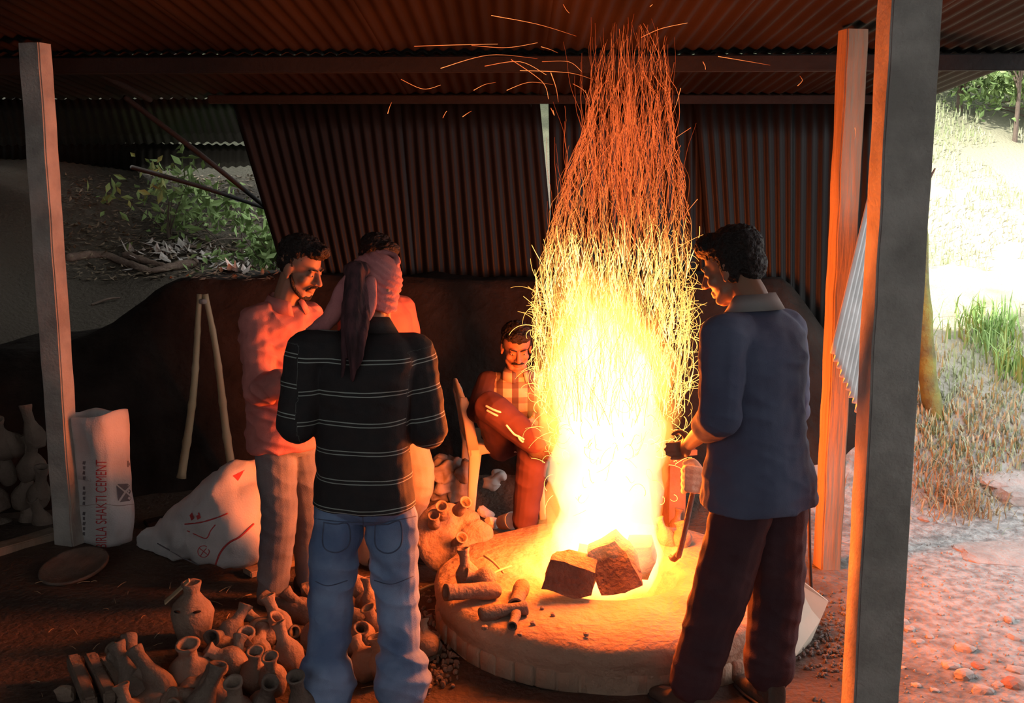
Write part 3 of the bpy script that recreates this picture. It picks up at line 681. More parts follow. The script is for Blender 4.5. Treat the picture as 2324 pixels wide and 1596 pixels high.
# ---- plastic chair
ch = thing('plastic_chair', 'cream moulded plastic chair under the seated man', 'chair', G(1120, 1180))
cr = G(1068, 1186); cx = V((0.975, 0.14, 0)); cy = V((-0.14, 0.975, 0)); zz = V((0, 0, 1))
def cp(x, y, z): return cr + cx * x + cy * y + zz * z
def strip(name, rings, par): 
    bm = bmesh.new(); loft(bm, rings, 14, 0.55); return bobj(name, bm, M['plastic'], par)
for (bx_, tx, y0, y1) in ((-0.0, 0.03, 0.0, 0.02), (0.43, 0.39, 0.0, 0.02), (0.0, 0.03, 0.44, 0.42), (0.43, 0.39, 0.44, 0.42)):
    strip('leg', [(cp(bx_, y0, 0.0), cx * 0.02, cy * 0.016), (cp((bx_ + tx) / 2, (y0 + y1) / 2, 0.22), cx * 0.028, cy * 0.02), (cp(tx, y1, 0.38), cx * 0.036, cy * 0.022), (cp(tx, y1, 0.455), cx * 0.05, cy * 0.024)], ch)
strip('seat', [(cp(-0.0, 0.22, 0.455), cx * 0.01, cy * 0.20), (cp(0.02, 0.22, 0.455), cy * 0.215, zz * 0.014), (cp(0.2, 0.22, 0.44), cy * 0.225, zz * 0.012), (cp(0.38, 0.22, 0.45), cy * 0.22, zz * 0.014), (cp(0.43, 0.22, 0.435), cy * 0.21, zz * 0.012)][1:], ch)
for y in (0.01, 0.43):
    strip('seat_apron', [(cp(0.0, y, 0.425), cy * 0.012, zz * 0.04), (cp(0.1, y, 0.43), cy * 0.012, zz * 0.026), (cp(0.3, y, 0.43), cy * 0.012, zz * 0.026), (cp(0.42, y, 0.425), cy * 0.012, zz * 0.04)], ch)
    strip('back_post', [(cp(0.02, y, 0.43), cx * 0.035, cy * 0.018), (cp(-0.005, y, 0.58), cx * 0.03, cy * 0.018), (cp(-0.03, y, 0.70), cx * 0.03, cy * 0.02), (cp(-0.035, y, 0.735), cx * 0.018, cy * 0.014)], ch)
for i in range(4): strip('back_slat', [(cp(-0.005, 0.085 + i * 0.09, 0.45), cy * 0.025, cx * 0.008), (cp(-0.05, 0.085 + i * 0.09, 0.76), cy * 0.025, cx * 0.008)], ch)
strip('top_rail', [(cp(-0.032, 0.005, 0.70), zz * 0.03, cx * 0.014), (cp(-0.055, 0.12, 0.76), zz * 0.032, cx * 0.012), (cp(-0.06, 0.22, 0.775), zz * 0.032, cx * 0.012), (cp(-0.055, 0.32, 0.76), zz * 0.032, cx * 0.012), (cp(-0.032, 0.435, 0.70), zz * 0.03, cx * 0.014)], ch)

# ---- seated man
f, s = fr2(-78)
J = dict(front=f, side=s, head=P(1172, 786, 6.12), look=(0.12, -0.9, -0.36), neck=P(1174, 848, 6.18), chest=P(1176, 900, 6.24), pel=P(1168, 1000, 6.28), hs=1.04)
J.update(shR=P(1110, 872, 6.2), shL=P(1236, 868, 6.26), elR=P(1086, 935, 6.1), elL=P(1262, 945, 6.1), wrR=P(1120, 945, 5.92), wrL=P(1215, 960, 5.9),
         hipR=P(1140, 1008, 6.22), hipL=P(1205, 1008, 6.24), knR=P(1112, 925, 5.86), knL=P(1212, 1010, 5.84), anR=P(1225, 1012, 5.72), anL=P(1190, 1182, 5.80), toeR=V((0.8, -0.4, 0.1)), toeL=V((0.05, -1, 0)))
J['anL'].z = 0.09
p5 = thing('person', 'moustached man in a plaid shirt and dark jacket sitting on a plastic chair', 'person', (J['pel'].x, J['pel'].y, 0))
build_body(p5, J, 0.0045); eyes(p5, J)
o = shirt(p5, J, M['plaid'], 0.012, -0.05, 0.6, amp=0.003, o=23, rad=(0.07, 0.06, 0.05))
collar(p5, J, M['plaid'], 0.064)
# open jacket: back and sides of the torso plus sleeves
bm = bmesh.new()
loft(bm, torso_rings(V(J['pel']) - f * 0.03, V(J['chest']) - f * 0.035, V(J['neck']) - f * 0.03, s, f, ((0, 0.19, 0.11), (0.5, 0.185, 0.105), (1, 0.2, 0.115), (1.5, 0.19, 0.095), (1.85, 0.11, 0.07))))
for k in 'LR':
    tube(bm, [J['sh' + k], J['el' + k]], [0.078, 0.066], 14, 1); tube(bm, [J['el' + k], V(J['el' + k]).lerp(V(J['wr' + k]), 0.85)], [0.066, 0.05], 14, 1)
fuse('jacket', bm, 0.006, 4, M['maroon'], p5, wrinkle(0.006, o=25))
trousers(p5, J, M['tracksuit'], 0.3, (0.1, 0.088, 0.068), amp=0.006, o=27, end=-0.02)
for q0, q1 in ((P(1104, 922, 5.765), P(1136, 936, 5.745)), (P(1106, 932, 5.765), P(1138, 947, 5.745))):
    bm = bmesh.new(); tube(bm, [q0, (q0 + q1) / 2 + V((0, -0.012, 0)), q1], [0.006] * 3, 8, 3); bobj('trouser_stripe', bm, M['whitetape'], p5)
shoe(p5, J, 'L', M['boot'], 'boot', 0.05)
bm = bmesh.new(); a = V(J['anR']); tube(bm, [a + V((-0.02, 0, -0.02)), a + V((0.07, -0.03, -0.03)), a + V((0.17, -0.05, 0.0))], [0.05, 0.048, 0.034], 12, 3); fuse('boot', bm, 0.006, 3, M['boot'], p5)
bm = bmesh.new()
for q in ([(1150, 966), (1166, 985), (1176, 990), (1188, 997)], [(1176, 990), (1180, 998), (1186, 1003)]): tube(bm, [P(x, y, 5.68) for x, y in q], [0.006] * len(q), 6, 3)
bobj('drawstring', bm, M['whitetape'], p5)
hair(p5, J, [((0, -0.028, 0.062), (0.081, 0.094, 0.066)), ((0, -0.062, 0.012), (0.066, 0.048, 0.064)), ((0, 0.05, 0.084), (0.064, 0.044, 0.03)), ((-0.066, -0.012, 0.02), (0.014, 0.034, 0.05)), ((0.066, -0.012, 0.02), (0.014, 0.034, 0.05))], 0.007)
facial(p5, J, [([(0, 0.1025, -0.051), (k * 0.018, 0.097, -0.052), (k * 0.034, 0.084, -0.061)], [0.006, 0.0065, 0.003]) for k in (-1, 1)], 'moustache')

# ================================================================ FURNACE
FX, FY, FR, FZ = 0.44, 4.76, 0.79, 0.2
fur = thing('furnace_plinth', 'low round mud and brick furnace plinth with a burning pit', 'furnace', (FX, FY, 0))
bm = bmesh.new(); n = 72; prof_ = [(FR - 0.012, 0.0), (FR - 0.01, 0.11), (FR, 0.125), (FR, 0.17), (FR - 0.03, 0.2), (0.5, 0.205), (0.345, 0.215), (0.315, 0.205), (0.30, 0.17), (0.27, 0.06), (0.02, 0.05)]
Rg = []
for r, z in prof_:
    L = []
    for k in range(n):
        a = 2 * math.pi * k / n; q = V((math.cos(a), math.sin(a), z)); jj = 1 + 0.03 * nz((q.x, q.y, z * 3), 2.2, 3) + 0.012 * nz((q.x, q.y, z * 6), 7, 8)
        L.append(bm.verts.new((FX + q.x * r * jj, FY + q.y * r * jj, z + 0.016 * nz((q.x * r, q.y * r, 0), 6, 2))))
    Rg.append(L)
for i in range(len(Rg) - 1):
    for k in range(n): bm.faces.new((Rg[i][k], Rg[i][(k + 1) % n], Rg[i + 1][(k + 1) % n], Rg[i + 1][k]))
bm.faces.new(Rg[-1]); bobj('mud_top', bm, M['mud'], fur)
bm = bmesh.new(); box(bm, (0, 0, 0), (0.118, 0.05, 0.085)); bmesh.ops.bevel(bm, geom=bm.edges[:], offset=0.008, segments=1, affect='EDGES')
b0 = bobj('brick', bm, M['mud'], None)
for i in range(28):
    a = math.radians(180 + i * 180 / 27.0 ); o = b0 if i == 0 else b0.copy()
    if i: COL.objects.link(o)
    adopt(o, fur); rr = FR - 0.030 + random.uniform(-0.003, 0.003)
    rr *= 1 + 0.03 * nz((math.cos(a), math.sin(a), 0.15), 2.2, 3)
    o.location = (FX + rr * math.cos(a), FY + rr * math.sin(a), 0.045 + random.uniform(-0.004, 0.004)); o.rotation_euler = (random.uniform(-.05, .05), 0, a + math.pi / 2 + random.uniform(-.05, .05)); o.scale = (FR * math.pi / 27 / 0.118 * 0.93, 1, 1)
def rock(name, c, size, material, seed, label=None, cat=None, group=None, rot=None, sub=3, parent=None, flat=True, amp=0.35):
    bm = bmesh.new(); bmesh.ops.create_icosphere(bm, subdivisions=sub, radius=1.0)
    for v in bm.verts:
        d = v.co.normalized(); q = max(abs(d.x), abs(d.y), abs(d.z)); v.co = d * (0.55 + 0.45 / q * 0.75) * (1 + amp * nz(d, 1.3, seed) + 0.08 * nz(d, 5, seed))
        v.co = V((v.co.x * size[0], v.co.y * size[1], v.co.z * size[2]))
    if rot: bmesh.ops.rotate(bm, verts=bm.verts, cent=(0, 0, 0), matrix=rot)
    o = bobj(name, bm, material, parent, not flat); o.location = c
    if label: tag(o, label, cat, group)
    return o
EU = lambda x, y, z: (Matrix.Rotation(z, 3, 'Z') @ Matrix.Rotation(y, 3, 'Y') @ Matrix.Rotation(x, 3, 'X'))
def chunk(label, pts_px, Y, depth, tilt):
    """a slab of charred clay: outline given on its front face, extruded backwards"""
    bm = bmesh.new(); A = [P(x, y, Y + tilt * (1340 - y) / 100.0) for x, y in pts_px]; B = [p + V((0.02, depth, 0.02)) for p in A]
    va = [bm.verts.new(p) for p in A]; vb = [bm.verts.new(p) for p in B]; bm.faces.new(va); bm.faces.new(vb[::-1]); n = len(A)
    for i in range(n): bm.faces.new((va[i], vb[i], vb[(i + 1) % n], va[(i + 1) % n]))
    bmesh.ops.triangulate(bm, faces=bm.faces[:]); bmesh.ops.subdivide_edges(bm, edges=bm.edges[:], cuts=4, use_grid_fill=True)
    for v in bm.verts: v.co += V((nz(v.co, 9, 1), nz(v.co, 9, 4), nz(v.co, 9, 7))) * 0.018
    o = bobj('clay_chunk', bm, M['char'], None, False)
    tag(o, label, 'clay chunk', 'charred chunks in the furnace mouth'); return o
chunk('wedge-shaped charred chunk at the left of the furnace mouth', [(1232, 1338), (1250, 1278), (1282, 1276), (1352, 1300), (1345, 1352), (1300, 1355)], 4.42, 0.12, 0.05)
chunk('largest pointed charred slab leaning in the middle of the furnace mouth', [(1366, 1350), (1332, 1262), (1395, 1226), (1422, 1250), (1458, 1328), (1425, 1350)], 4.47, 0.09, 0.08)
chunk('rounded charred block at the right of the furnace mouth', [(1440, 1318), (1420, 1240), (1472, 1240), (1488, 1280), (1470, 1318)], 4.6, 0.10, 0.05)
chunk('small charred lump between the two large chunks', [(1300, 1290), (1312, 1258), (1332, 1262), (1335, 1300)], 4.62, 0.06, 0.03)

# ================================================================ CLAY JUGS
def jug_mesh(name, H, rb, rbel, rn, rl, material, hb=0.36, hn=0.68, n=18, wob=0.0, seed=0):
    pr = [(rb * 0.85, 0), (rb, H * 0.03), ((rb + rbel) / 2 * 1.06, H * hb * 0.5), (rbel, H * hb), (rbel * 0.86, H * (hb + 0.13)), ((rbel + rn) / 2 * 0.9, H * (hb + 0.22)), (rn, H * hn), (rn * 0.97, H * 0.86), (rl, H * 0.97), (rl, H), (rl * 0.72, H * 0.99), (rn * 0.66, H * 0.85), (rn * 0.6, H * 0.55), (0.002, H * 0.5)]
    bm = bmesh.new(); lathe(bm, pr, n)
    for v in bm.verts: v.co += V((nz(v.co, 14, seed), nz(v.co, 14, seed + 3), nz(v.co, 14, seed + 6))) * wob
    bmesh.ops.recalc_face_normals(bm, faces=bm.faces); me = bpy.data.meshes.new(name); bm.to_mesh(me); bm.free()
    me.polygons.foreach_set('use_smooth', [True] * len(me.polygons)); me.materials.append(material); return me
JM = [jug_mesh('clay_jug', 0.20, 0.042, 0.058, 0.024, 0.032, M['clay'], wob=0.008, seed=1), jug_mesh('clay_jug', 0.235, 0.04, 0.055, 0.027, 0.032, M['clay2'], hb=0.3, hn=0.62, wob=0.009, seed=5),
      jug_mesh('clay_jug', 0.16, 0.05, 0.068, 0.026, 0.036, M['clay'], hb=0.38, wob=0.008, seed=9), jug_mesh('clay_tube', 0.22, 0.032, 0.036, 0.03, 0.033, M['clay2'], hb=0.3, wob=0.006, seed=12)]
def jug(k, loc, axis_, label, group, sc=1.0, name='clay_jug', cat='clay jug', spin=0.0):
    o = bpy.data.objects.new(name, JM[k]); COL.objects.link(o); o.location = loc
    o.rotation_euler = (V(axis_).normalized().to_track_quat('Z', 'Y').to_matrix() @ Matrix.Rotation(spin, 3, 'Z')).to_euler(); o.scale = (sc, sc, sc)
    return tag(o, label, cat, group)
HEAP = 'clay jugs heaped in the foreground'
def heap_jug(k, mouth, base_px, zm, zb, label, sc=1.0):
    """mouth and base pixel with their heights above the floor"""
    a = G(base_px[0], base_px[1], zb); b = G(mouth[0], mouth[1], zm); jug(k, a, b - a, label, HEAP, sc, spin=random.uniform(0, 6))
heap_jug(1, (606, 1360), (712, 1400), 0.13, 0.08, 'long-necked clay jug lying on top of the heap, mouth to the left', 1.12)
heap_jug(0, (572, 1404), (640, 1448), 0.12, 0.06, 'clay jug lying aslant beside the left jeans leg, mouth up-left')
heap_jug(0, (626, 1398), (648, 1450), 0.15, 0.05, 'clay jug with a stubby round mouth just below the long-necked one')
heap_jug(2, (558, 1438), (560, 1490), 0.16, 0.03, 'squat upright clay jug at the back left of the heap')
heap_jug(0, (646, 1458), (668, 1520), 0.15, 0.04, 'leaning clay jug with a pale bare shoulder beside the left jeans leg')
heap_jug(0, (578, 1484), (574, 1558), 0.19, 0.02, 'upright clay jug with an open mouth, left one of a pair')
heap_jug(0, (613, 1494), (624, 1566), 0.19, 0.02, 'upright clay jug with an open mouth, right one of a pair')
heap_jug(2, (506, 1496), (548, 1522), 0.13, 0.08, 'clay jug lying with its mouth towards the camera')
heap_jug(2, (489, 1530), (470, 1590), 0.15, 0.02, 'dark squat jug left of the jug facing the camera', 1.1)
heap_jug(0, (531, 1568), (540, 1650), 0.19, 0.02, 'clay jug at the bottom edge with a flared rim', 1.1)
heap_jug(1, (612, 1552), (585, 1625), 0.2, 0.02, 'tall jug at the bottom edge below the upright pair')
heap_jug(1, (672, 1548), (690, 1625), 0.2, 0.02, 'tall jug at the bottom edge against the left jeans cuff')
heap_jug(1, (266, 1492), (330, 1590), 0.17, 0.06, 'slanting jug beside the clay bars with a lit mouth', 1.05)
heap_jug(1, (285, 1515), (320, 1600), 0.16, 0.03, 'slanting jug in front, nearest the clay bars', 1.05)
heap_jug(3, (328, 1520), (372, 1572), 0.1, 0.05, 'slim clay tube lying between jugs and the dark pot')
heap_jug(2, (425, 1470), (440, 1560), 0.21, 0.02, 'large dark pot with a side hole in the left of the heap', 1.35)
heap_jug(1, (472, 1565), (440, 1640), 0.15, 0.03, 'jug cut by the bottom edge under the dark pot', 1.0)
heap_jug(0, (283, 1580), (310, 1660), 0.15, 0.02, 'small jug cut by the bottom edge below the clay bars', 0.9)
heap_jug(1, (808, 1402), (850, 1440), 0.10, 0.04, 'jug lying between the jeans legs, mouth up-left', 1.0)
heap_jug(2, (842, 1400), (860, 1440), 0.14, 0.05, 'broken-mouthed jug between the jeans legs', 0.9)
heap_jug(2, (812, 1468), (848, 1535), 0.12, 0.03, 'big pot with a round hole leaning between the jeans legs', 1.1)
heap_jug(0, (806, 1316), (832, 1358), 0.14, 0.05, 'small jug high between the jeans legs', 0.9)
heap_jug(0, (838, 1345), (845, 1400), 0.14, 0.03, 'upright dark jug between the knees', 0.9)
heap_jug(2, (858, 1470), (872, 1530), 0.14, 0.03, 'upturned pot beside the right jeans leg', 1.0)
heap_jug(2, (958, 1425), (968, 1490), 0.13, 0.02, 'clay pot beside the outside of the right jeans leg', 0.95)
rj = random.Random(5)
FEET = [(P(742, 1545, 3.86).x, 3.86), (P(905, 1540, 3.9).x, 3.9), (P(764, 1400, 3.93).x, 3.93)]
for i in range(40):                                     # the rest of the heap, bedded lower down
    px = rj.uniform(300, 900); py = rj.uniform(1440, 1640) - 60 * sstep(500, 700, px) * rj.random()
    if px < 480 and py < 1510: continue
    q_ = G(px, py, 0.1)
    if min((V((q_.x, q_.y, 0)) - V((ax_, ay_, 0))).length for ax_, ay_ in FEET) < 0.24: continue
    a = G(px, py, 0.02); th = rj.uniform(0, 6.28); el_ = rj.uniform(0.05, 0.9)
    jug(rj.choice((0, 1, 2, 3, 0)), a + V((0, 0, 0.03)), (math.cos(th) * math.cos(el_), math.sin(th) * math.cos(el_), math.sin(el_)), 'raw clay jug bedded low in the foreground heap', HEAP, rj.uniform(0.8, 1.05), spin=rj.uniform(0, 6))
# stacked jugs in the dark at the far left
rl_ = random.Random(3)
spots = [(12, 985), (48, 975), (84, 965), (20, 1045), (58, 1035), (95, 1030), (8, 1105), (45, 1100), (85, 1095), (30, 1165), (70, 1160), (106, 1158)]
ROWN = ['top row', 'second row', 'third row', 'bottom row']; COLN = ['at the left edge', 'in the middle', 'next to the post']
for i, (x, y) in enumerate(spots):
    a = P(x, y + 30, 6.1 + rl_.uniform(-0.06, 0.06)); jug(1, a - V((0, 0, 0.06)), (rl_.uniform(-0.5, 0.5), rl_.uniform(-0.7, 0.1), 1), 'dusty clay jug in the dark stack, %s, %s' % (ROWN[i // 3], COLN[i % 3]), 'jugs stacked in the dark', rl_.uniform(1.0, 1.2), spin=i)
# jug with a splint across its mouth
jr = thing('clay_jar', 'tall clay jar standing apart with slots in its shoulder and a splint on its mouth', 'clay jar', G(440, 1456))
me = jug_mesh('jar_body', 0.27, 0.062, 0.09, 0.036, 0.042, M['clay'], hb=0.5, hn=0.83, n=26, wob=0.006, seed=20); o = bpy.data.objects.new('jar_body', me); COL.objects.link(o); o.parent = jr
for a, z, r in ((-1.05, 0.165, 0.088), (-2.1, 0.165, 0.088)):
    bm = bmesh.new(); ell(bm, (math.cos(a) * (r - 0.004), math.sin(a) * (r - 0.004), z), (0.018, 0.01, 0.005), Matrix.Rotation(a + math.pi / 2, 3, 'Z')); o2 = bobj('slot', bm, M['beam'], None); o2.parent = jr
bm = bmesh.new(); box(bm, (-0.055, -0.02, 0.235), (0.14, 0.03, 0.006), EU(0.2, -0.72, 0.2)); o2 = bobj('splint', bm, M['bamboo'], None, False); o2.parent = jr
# clay bars at the left of the heap
for i, (a, b, lb) in enumerate((((165, 1500), (205, 1600), 'outermost of the clay bars lying at the bottom left'), ((205, 1496), (250, 1585), 'middle clay bar lying at the bottom left'), ((238, 1505), (275, 1560), 'short clay bar nearest the slanting jugs'))):
    A = G(*a, 0.07); B = G(*b, 0.05); o = beam('clay_bar', A, B, 0.05, 0.055, M['clay'], None, 0.008, 0.006); tag(o, lb, 'clay bar', 'clay bars')
for i, (x, y, sz, lb) in enumerate(((150, 1575, 0.04, 'pointed clay shard at the bottom left corner'), (700, 1345, 0.05, 'clay shard behind the left knee of the jeans'), (770, 1330, 0.045, 'clay shard between heap and thighs'), (960, 1560, 0.035, 'small upright shard by the right shoe'), (820, 1370, 0.05, 'rough clay lump between the knees'), (680, 1375, 0.05, 'rough lump beside the long-necked jug'), (985, 1470, 0.05, 'broken pot wall beside the right jeans leg'))):
    rock('clay_shard', G(x, y, 0.03), (sz * 1.1, sz * 0.7, sz), M['clay'], i * 3.3, lb, 'shard', 'clay shards', EU(i, i * 2, i * 3), 2)
# ================================================================ SACKS
def sack_decal(name, polys, bv, parent, material, off=0.003, sub=0.02):
    bm = bmesh.new()
    for poly in polys:
        vs2 = [bm.verts.new((x, y, 0)) for x, y in poly]; bm.faces.new(vs2)
    bmesh.ops.triangulate(bm, faces=bm.faces[:]); bmesh.ops.subdivide_edges(bm, edges=bm.edges[:], cuts=2, use_grid_fill=True)
    dead = []
    for v in bm.verts:
        r = ray(v.co.x, v.co.y).normalized(); h = bv.ray_cast(CAM, r)
        if h[0] is None: dead.append(v)
        else: v.co = h[0] - r * off
    bmesh.ops.delete(bm, geom=dead, context='VERTS')
    return bobj(name, bm, material, parent)
def text_polys(body, x0, y0, length, height):
    """lettering reading upward: start pixel, run length and letter height in pixels"""
    cu = bpy.data.curves.new('t', 'FONT'); cu.body = body; cu.size = 1; ob = bpy.data.objects.new('t', cu); COL.objects.link(ob)
    dg = bpy.context.evaluated_depsgraph_get(); me = bpy.data.meshes.new_from_object(ob.evaluated_get(dg)); bpy.data.objects.remove(ob)
    xs_ = [v.co.x for v in me.vertices]; ys_ = [v.co.y for v in me.vertices]; ax, bx_, ay, by = min(xs_), max(xs_), min(ys_), max(ys_)
    pp = [(x0 - (v.co.y - ay) / (by - ay) * height, y0 - (v.co.x - ax) / (bx_ - ax) * length) for v in me.vertices]
    out = [[pp[i] for i in p.vertices] for p in me.polygons]; bpy.data.meshes.remove(me); return out
sk = thing('cement_sack', 'open white woven cement sack standing upright by the left post', 'sack', G(240, 1228))
bm = bmesh.new(); ctr = G(240, 1228); ra = math.radians(-32); A_ = V((math.cos(ra), math.sin(ra), 0)); B_ = V((-math.sin(ra), math.cos(ra), 0)); rings = []
NS = 20
for i in range(NS + 1):
    t = i / NS; z = 0.005 + 0.70 * t; sh = V((-0.016 * t, 0.0, 0)); w1 = 0.175 * (0.80 + 0.2 * sstep(0, 0.25, t)) * (1 + 0.02 * math.sin(t * 9)); w2 = 0.115 * (0.86 + 0.14 * sstep(0, 0.25, t)) * (1 + 0.1 * sstep(0.6, 1, t))
    rings.append((ctr + sh + V((0, 0, z)), A_ * w1, B_ * w2))
for i in range(12):
    t = i / 11; z = 0.705 - 0.33 * t; rings.append((ctr + V((-0.016, 0, z)), A_ * (0.168 - 0.01 * t), B_ * (0.118 - 0.006 * t)))
R_ = loft(bm, rings, 64, 0.62)
for j, L in enumerate(R_):
    for v in L:
        rim = sstep(0.55, 0.72, v.co.z); d = v.co - ctr
        v.co += V((d.x, d.y, 0)).normalized() * (0.010 * nz(v.co, 9, 2) + 0.006 * nz((v.co.x * 2, v.co.y * 2, v.co.z * 0.6), 16, 4)) + V((0, 0, rim * (0.022 * nz((d.x, d.y, 0), 7, 1) - 0.0 + 0.05 * max(0, d.dot(A_)) / 0.17 * (1 if True else 0))))
sb = bobj('sack_body', bm, M['sack'], sk)
bv = BVHTree.FromPolygons([v.co.copy() for v in sb.data.vertices], [list(p.vertices) for p in sb.data.polygons])
sack_decal('printed_name', text_polys('BIRLA SHAKTI CEMENT', 242, 1244, 200, 25), bv, sk, M['ink_red'])
sack_decal('printed_initial', text_polys('K', 304, 1060, 14, 14)[:0] + [[(289, 1046), (292, 1046), (292, 1060), (289, 1060)], [(292, 1052), (299, 1045), (302, 1045), (294, 1054)], [(293, 1052), (301, 1061), (298, 1061), (292, 1055)], [(303, 1050), (318, 1049), (318, 1052), (303, 1053)]], bv, sk, M['ink_dark'])
sack_decal('printed_emblem', [[(266, 1099), (300, 1097), (284, 1114)], [(264, 1102), (282, 1117), (268, 1138)], [(272, 1140), (286, 1119), (305, 1136)], [(304, 1099), (316, 1112), (308, 1133), (288, 1116)]], bv, sk, M['ink_dark'])
blk = []
for i in range(15):
    y = 1215 - i * 11.5
    if i in (5, 10): continue
    blk.append([(187 + (i % 2), y), (193, y + 1), (193 + (i % 3), y - 7), (188, y - 7)])
for y in (1040, 1052, 1070, 1082, 1095, 1108): blk.append([(161, y), (166, y + 1), (166, y - 7), (160, y - 7)])
sack_decal('small_print', blk, bv, sk, M['ink_dark'])['kind'] = 'stuff'
bm = bmesh.new()
ps_ = []
for i in range(30):
    h = bv.ray_cast(CAM, ray(168 + i * 5.2, 1146 + 2 * math.sin(i * 0.4)).normalized())
    if h[0] is not None: ps_.append(h[0] - ray(168 + i * 5, 1146).normalized() * 0.002)
tube(bm, ps_, [0.0018] * len(ps_), 5, 1); bobj('seam', bm, M['rag'], sk)
# slumped sack
s2 = thing('cement_sack', 'slumped white cement sack with red print behind the man in pink', 'sack', G(480, 1300))
cs = [(G(312, 1233, 0.015), 0.03, 0.012, 0.0), (P(370, 1226, 5.62), 0.10, 0.045, 0.25), (P(430, 1205, 5.48), 0.16, 0.09, 0.35), (P(495, 1185, 5.38), 0.225, 0.13, 0.4), (P(548, 1165, 5.33), 0.27, 0.15, 0.35), (P(600, 1150, 5.38), 0.25, 0.14, 0.3), (P(636, 1150, 5.42), 0.16, 0.09, 0.3), (P(650, 1150, 5.44), 0.05, 0.04, 0.3)]
bm = bmesh.new(); rr_ = []
pc_, ph_ = catmull([c[0] for c in cs], [c[1] for c in cs], 5); _, pd_ = catmull([c[0] for c in cs], [c[2] for c in cs], 5)
for c, h, d in zip(pc_, ph_, pd_): rr_.append((c, V((-0.28, 0.35, 0.9)).normalized() * h, V((0.35, 0.9, -0.1)).normalized() * d))
R_ = loft(bm, rr_, 48, 0.75)
for v in bm.verts:
    v.co += V((nz(v.co, 8, 1), nz(v.co, 8, 3), nz(v.co, 8, 5))) * 0.022 + V((nz(v.co, 20, 1), nz(v.co, 20, 3), nz(v.co, 20, 5))) * 0.018
    v.co.z = max(v.co.z, 0.004 + hill_h(v.co.x, v.co.y))
sb2 = bobj('sack_body', bm, M['sack'], s2)
bv2 = BVHTree.FromPolygons([v.co.copy() for v in sb2.data.vertices], [list(p.vertices) for p in sb2.data.polygons])
decal_line('printed_line', [(486, 1292), (500, 1255), (520, 1232), (545, 1218), (575, 1190)], 0.005, M['ink_red'], s2, bv2)
decal_line('printed_line', [(420, 1190), (455, 1186), (490, 1176), (515, 1166)], 0.004, M['ink_red'], s2, bv2)
decal_line('printed_line', [(425, 1205), (445, 1214), (468, 1222), (478, 1205), (488, 1192)], 0.003, M['ink_red'], s2, bv2)
decal_line('sack_cord', [(358, 1234), (390, 1252), (430, 1275), (480, 1292)], 0.004, M['ink_dark'], s2, bv2)
decal_line('printed_emblem', [(462 + 13 * math.cos(a * 0.7), 1252 + 13 * math.sin(a * 0.7)) for a in range(10)], 0.0022, M['ink_red'], s2, bv2)
decal_line('printed_emblem', [(452, 1244), (462, 1252), (472, 1260)], 0.0022, M['ink_red'], s2, bv2); decal_line('printed_emblem', [(470, 1243), (462, 1252), (455, 1262)], 0.0022, M['ink_red'], s2, bv2)
sack_decal('printed_patch', [[(528, 1080), (556, 1066), (540, 1092)], [(430, 1170), (436, 1163), (440, 1178), (434, 1182)], [(444, 1168), (452, 1163), (456, 1176), (448, 1180)]], bv2, s2, M['ink_red'])
# ================================================================ FLOOR ITEMS, LEFT
bm = bmesh.new(); lathe(bm, [(0.15, 0.0), (0.168, 0.004), (0.172, 0.016), (0.166, 0.022), (0.155, 0.014), (0.06, 0.010), (0.02, 0.012)], 40)
o = bobj('clay_dish', bm, M['clay2'], None); o.location = G(170, 1302) + V((0, 0, 0.03)); o.rotation_euler = (math.radians(12), math.radians(-6), 0); tag(o, 'shallow round clay dish lying on the floor before the cement sack', 'dish')
o = beam('plank', G(-60, 1262, 0.03), G(128, 1212, 0.03), 0.12, 0.05, M['timber'], None, 0.006, 0.01); tag(o, 'weathered plank on the floor at the left edge', 'plank')
o = beam('plank', G(330, 1190, 0.03), G(560, 1145, 0.05), 0.1, 0.03, M['beam'], None, 0.006, 0.01); tag(o, 'dark flat plank on the floor behind the slumped sack', 'plank')
o = beam('plank', G(560, 1300, 0.02), G(700, 1262, 0.03), 0.1, 0.03, M['timber'], None, 0.006, 0.01); tag(o, 'broken board on the floor behind the feet of the man in pink', 'plank')
bp_ = thing('bamboo_bipod', 'two bamboo poles joined at the tip, leaning on the mud bank', 'bamboo frame', G(470, 1075))
for (x, y, Yb) in ((414, 1085, 6.45), (532, 1072, 6.5)):
    top = P(461 + (x - 470) * 0.06, 668, 6.55); bot = P(x, y, Yb); bot.z = max(bot.z, bank_h(bot.x, bot.y)); bm = bmesh.new(); pts, rs = [], []
    for i in range(31):
        t = i / 30; pts.append(bot.lerp(top, t) + V((0.012 * math.sin(t * 5 + x), 0, 0))); rs.append((0.026 - 0.010 * t) * (1.16 if i % 6 == 0 else 1.0))
    tube(bm, pts, rs, 10, 1, False); bobj('pole', bm, M['bamboo'], bp_)
bm = bmesh.new(); lathe(bm, [(0.02, -0.015), (0.026, -0.008), (0.026, 0.008), (0.02, 0.015)], 14); o = bobj('lashing', bm, M['rag'], bp_); o.location = P(461, 684, 6.54)
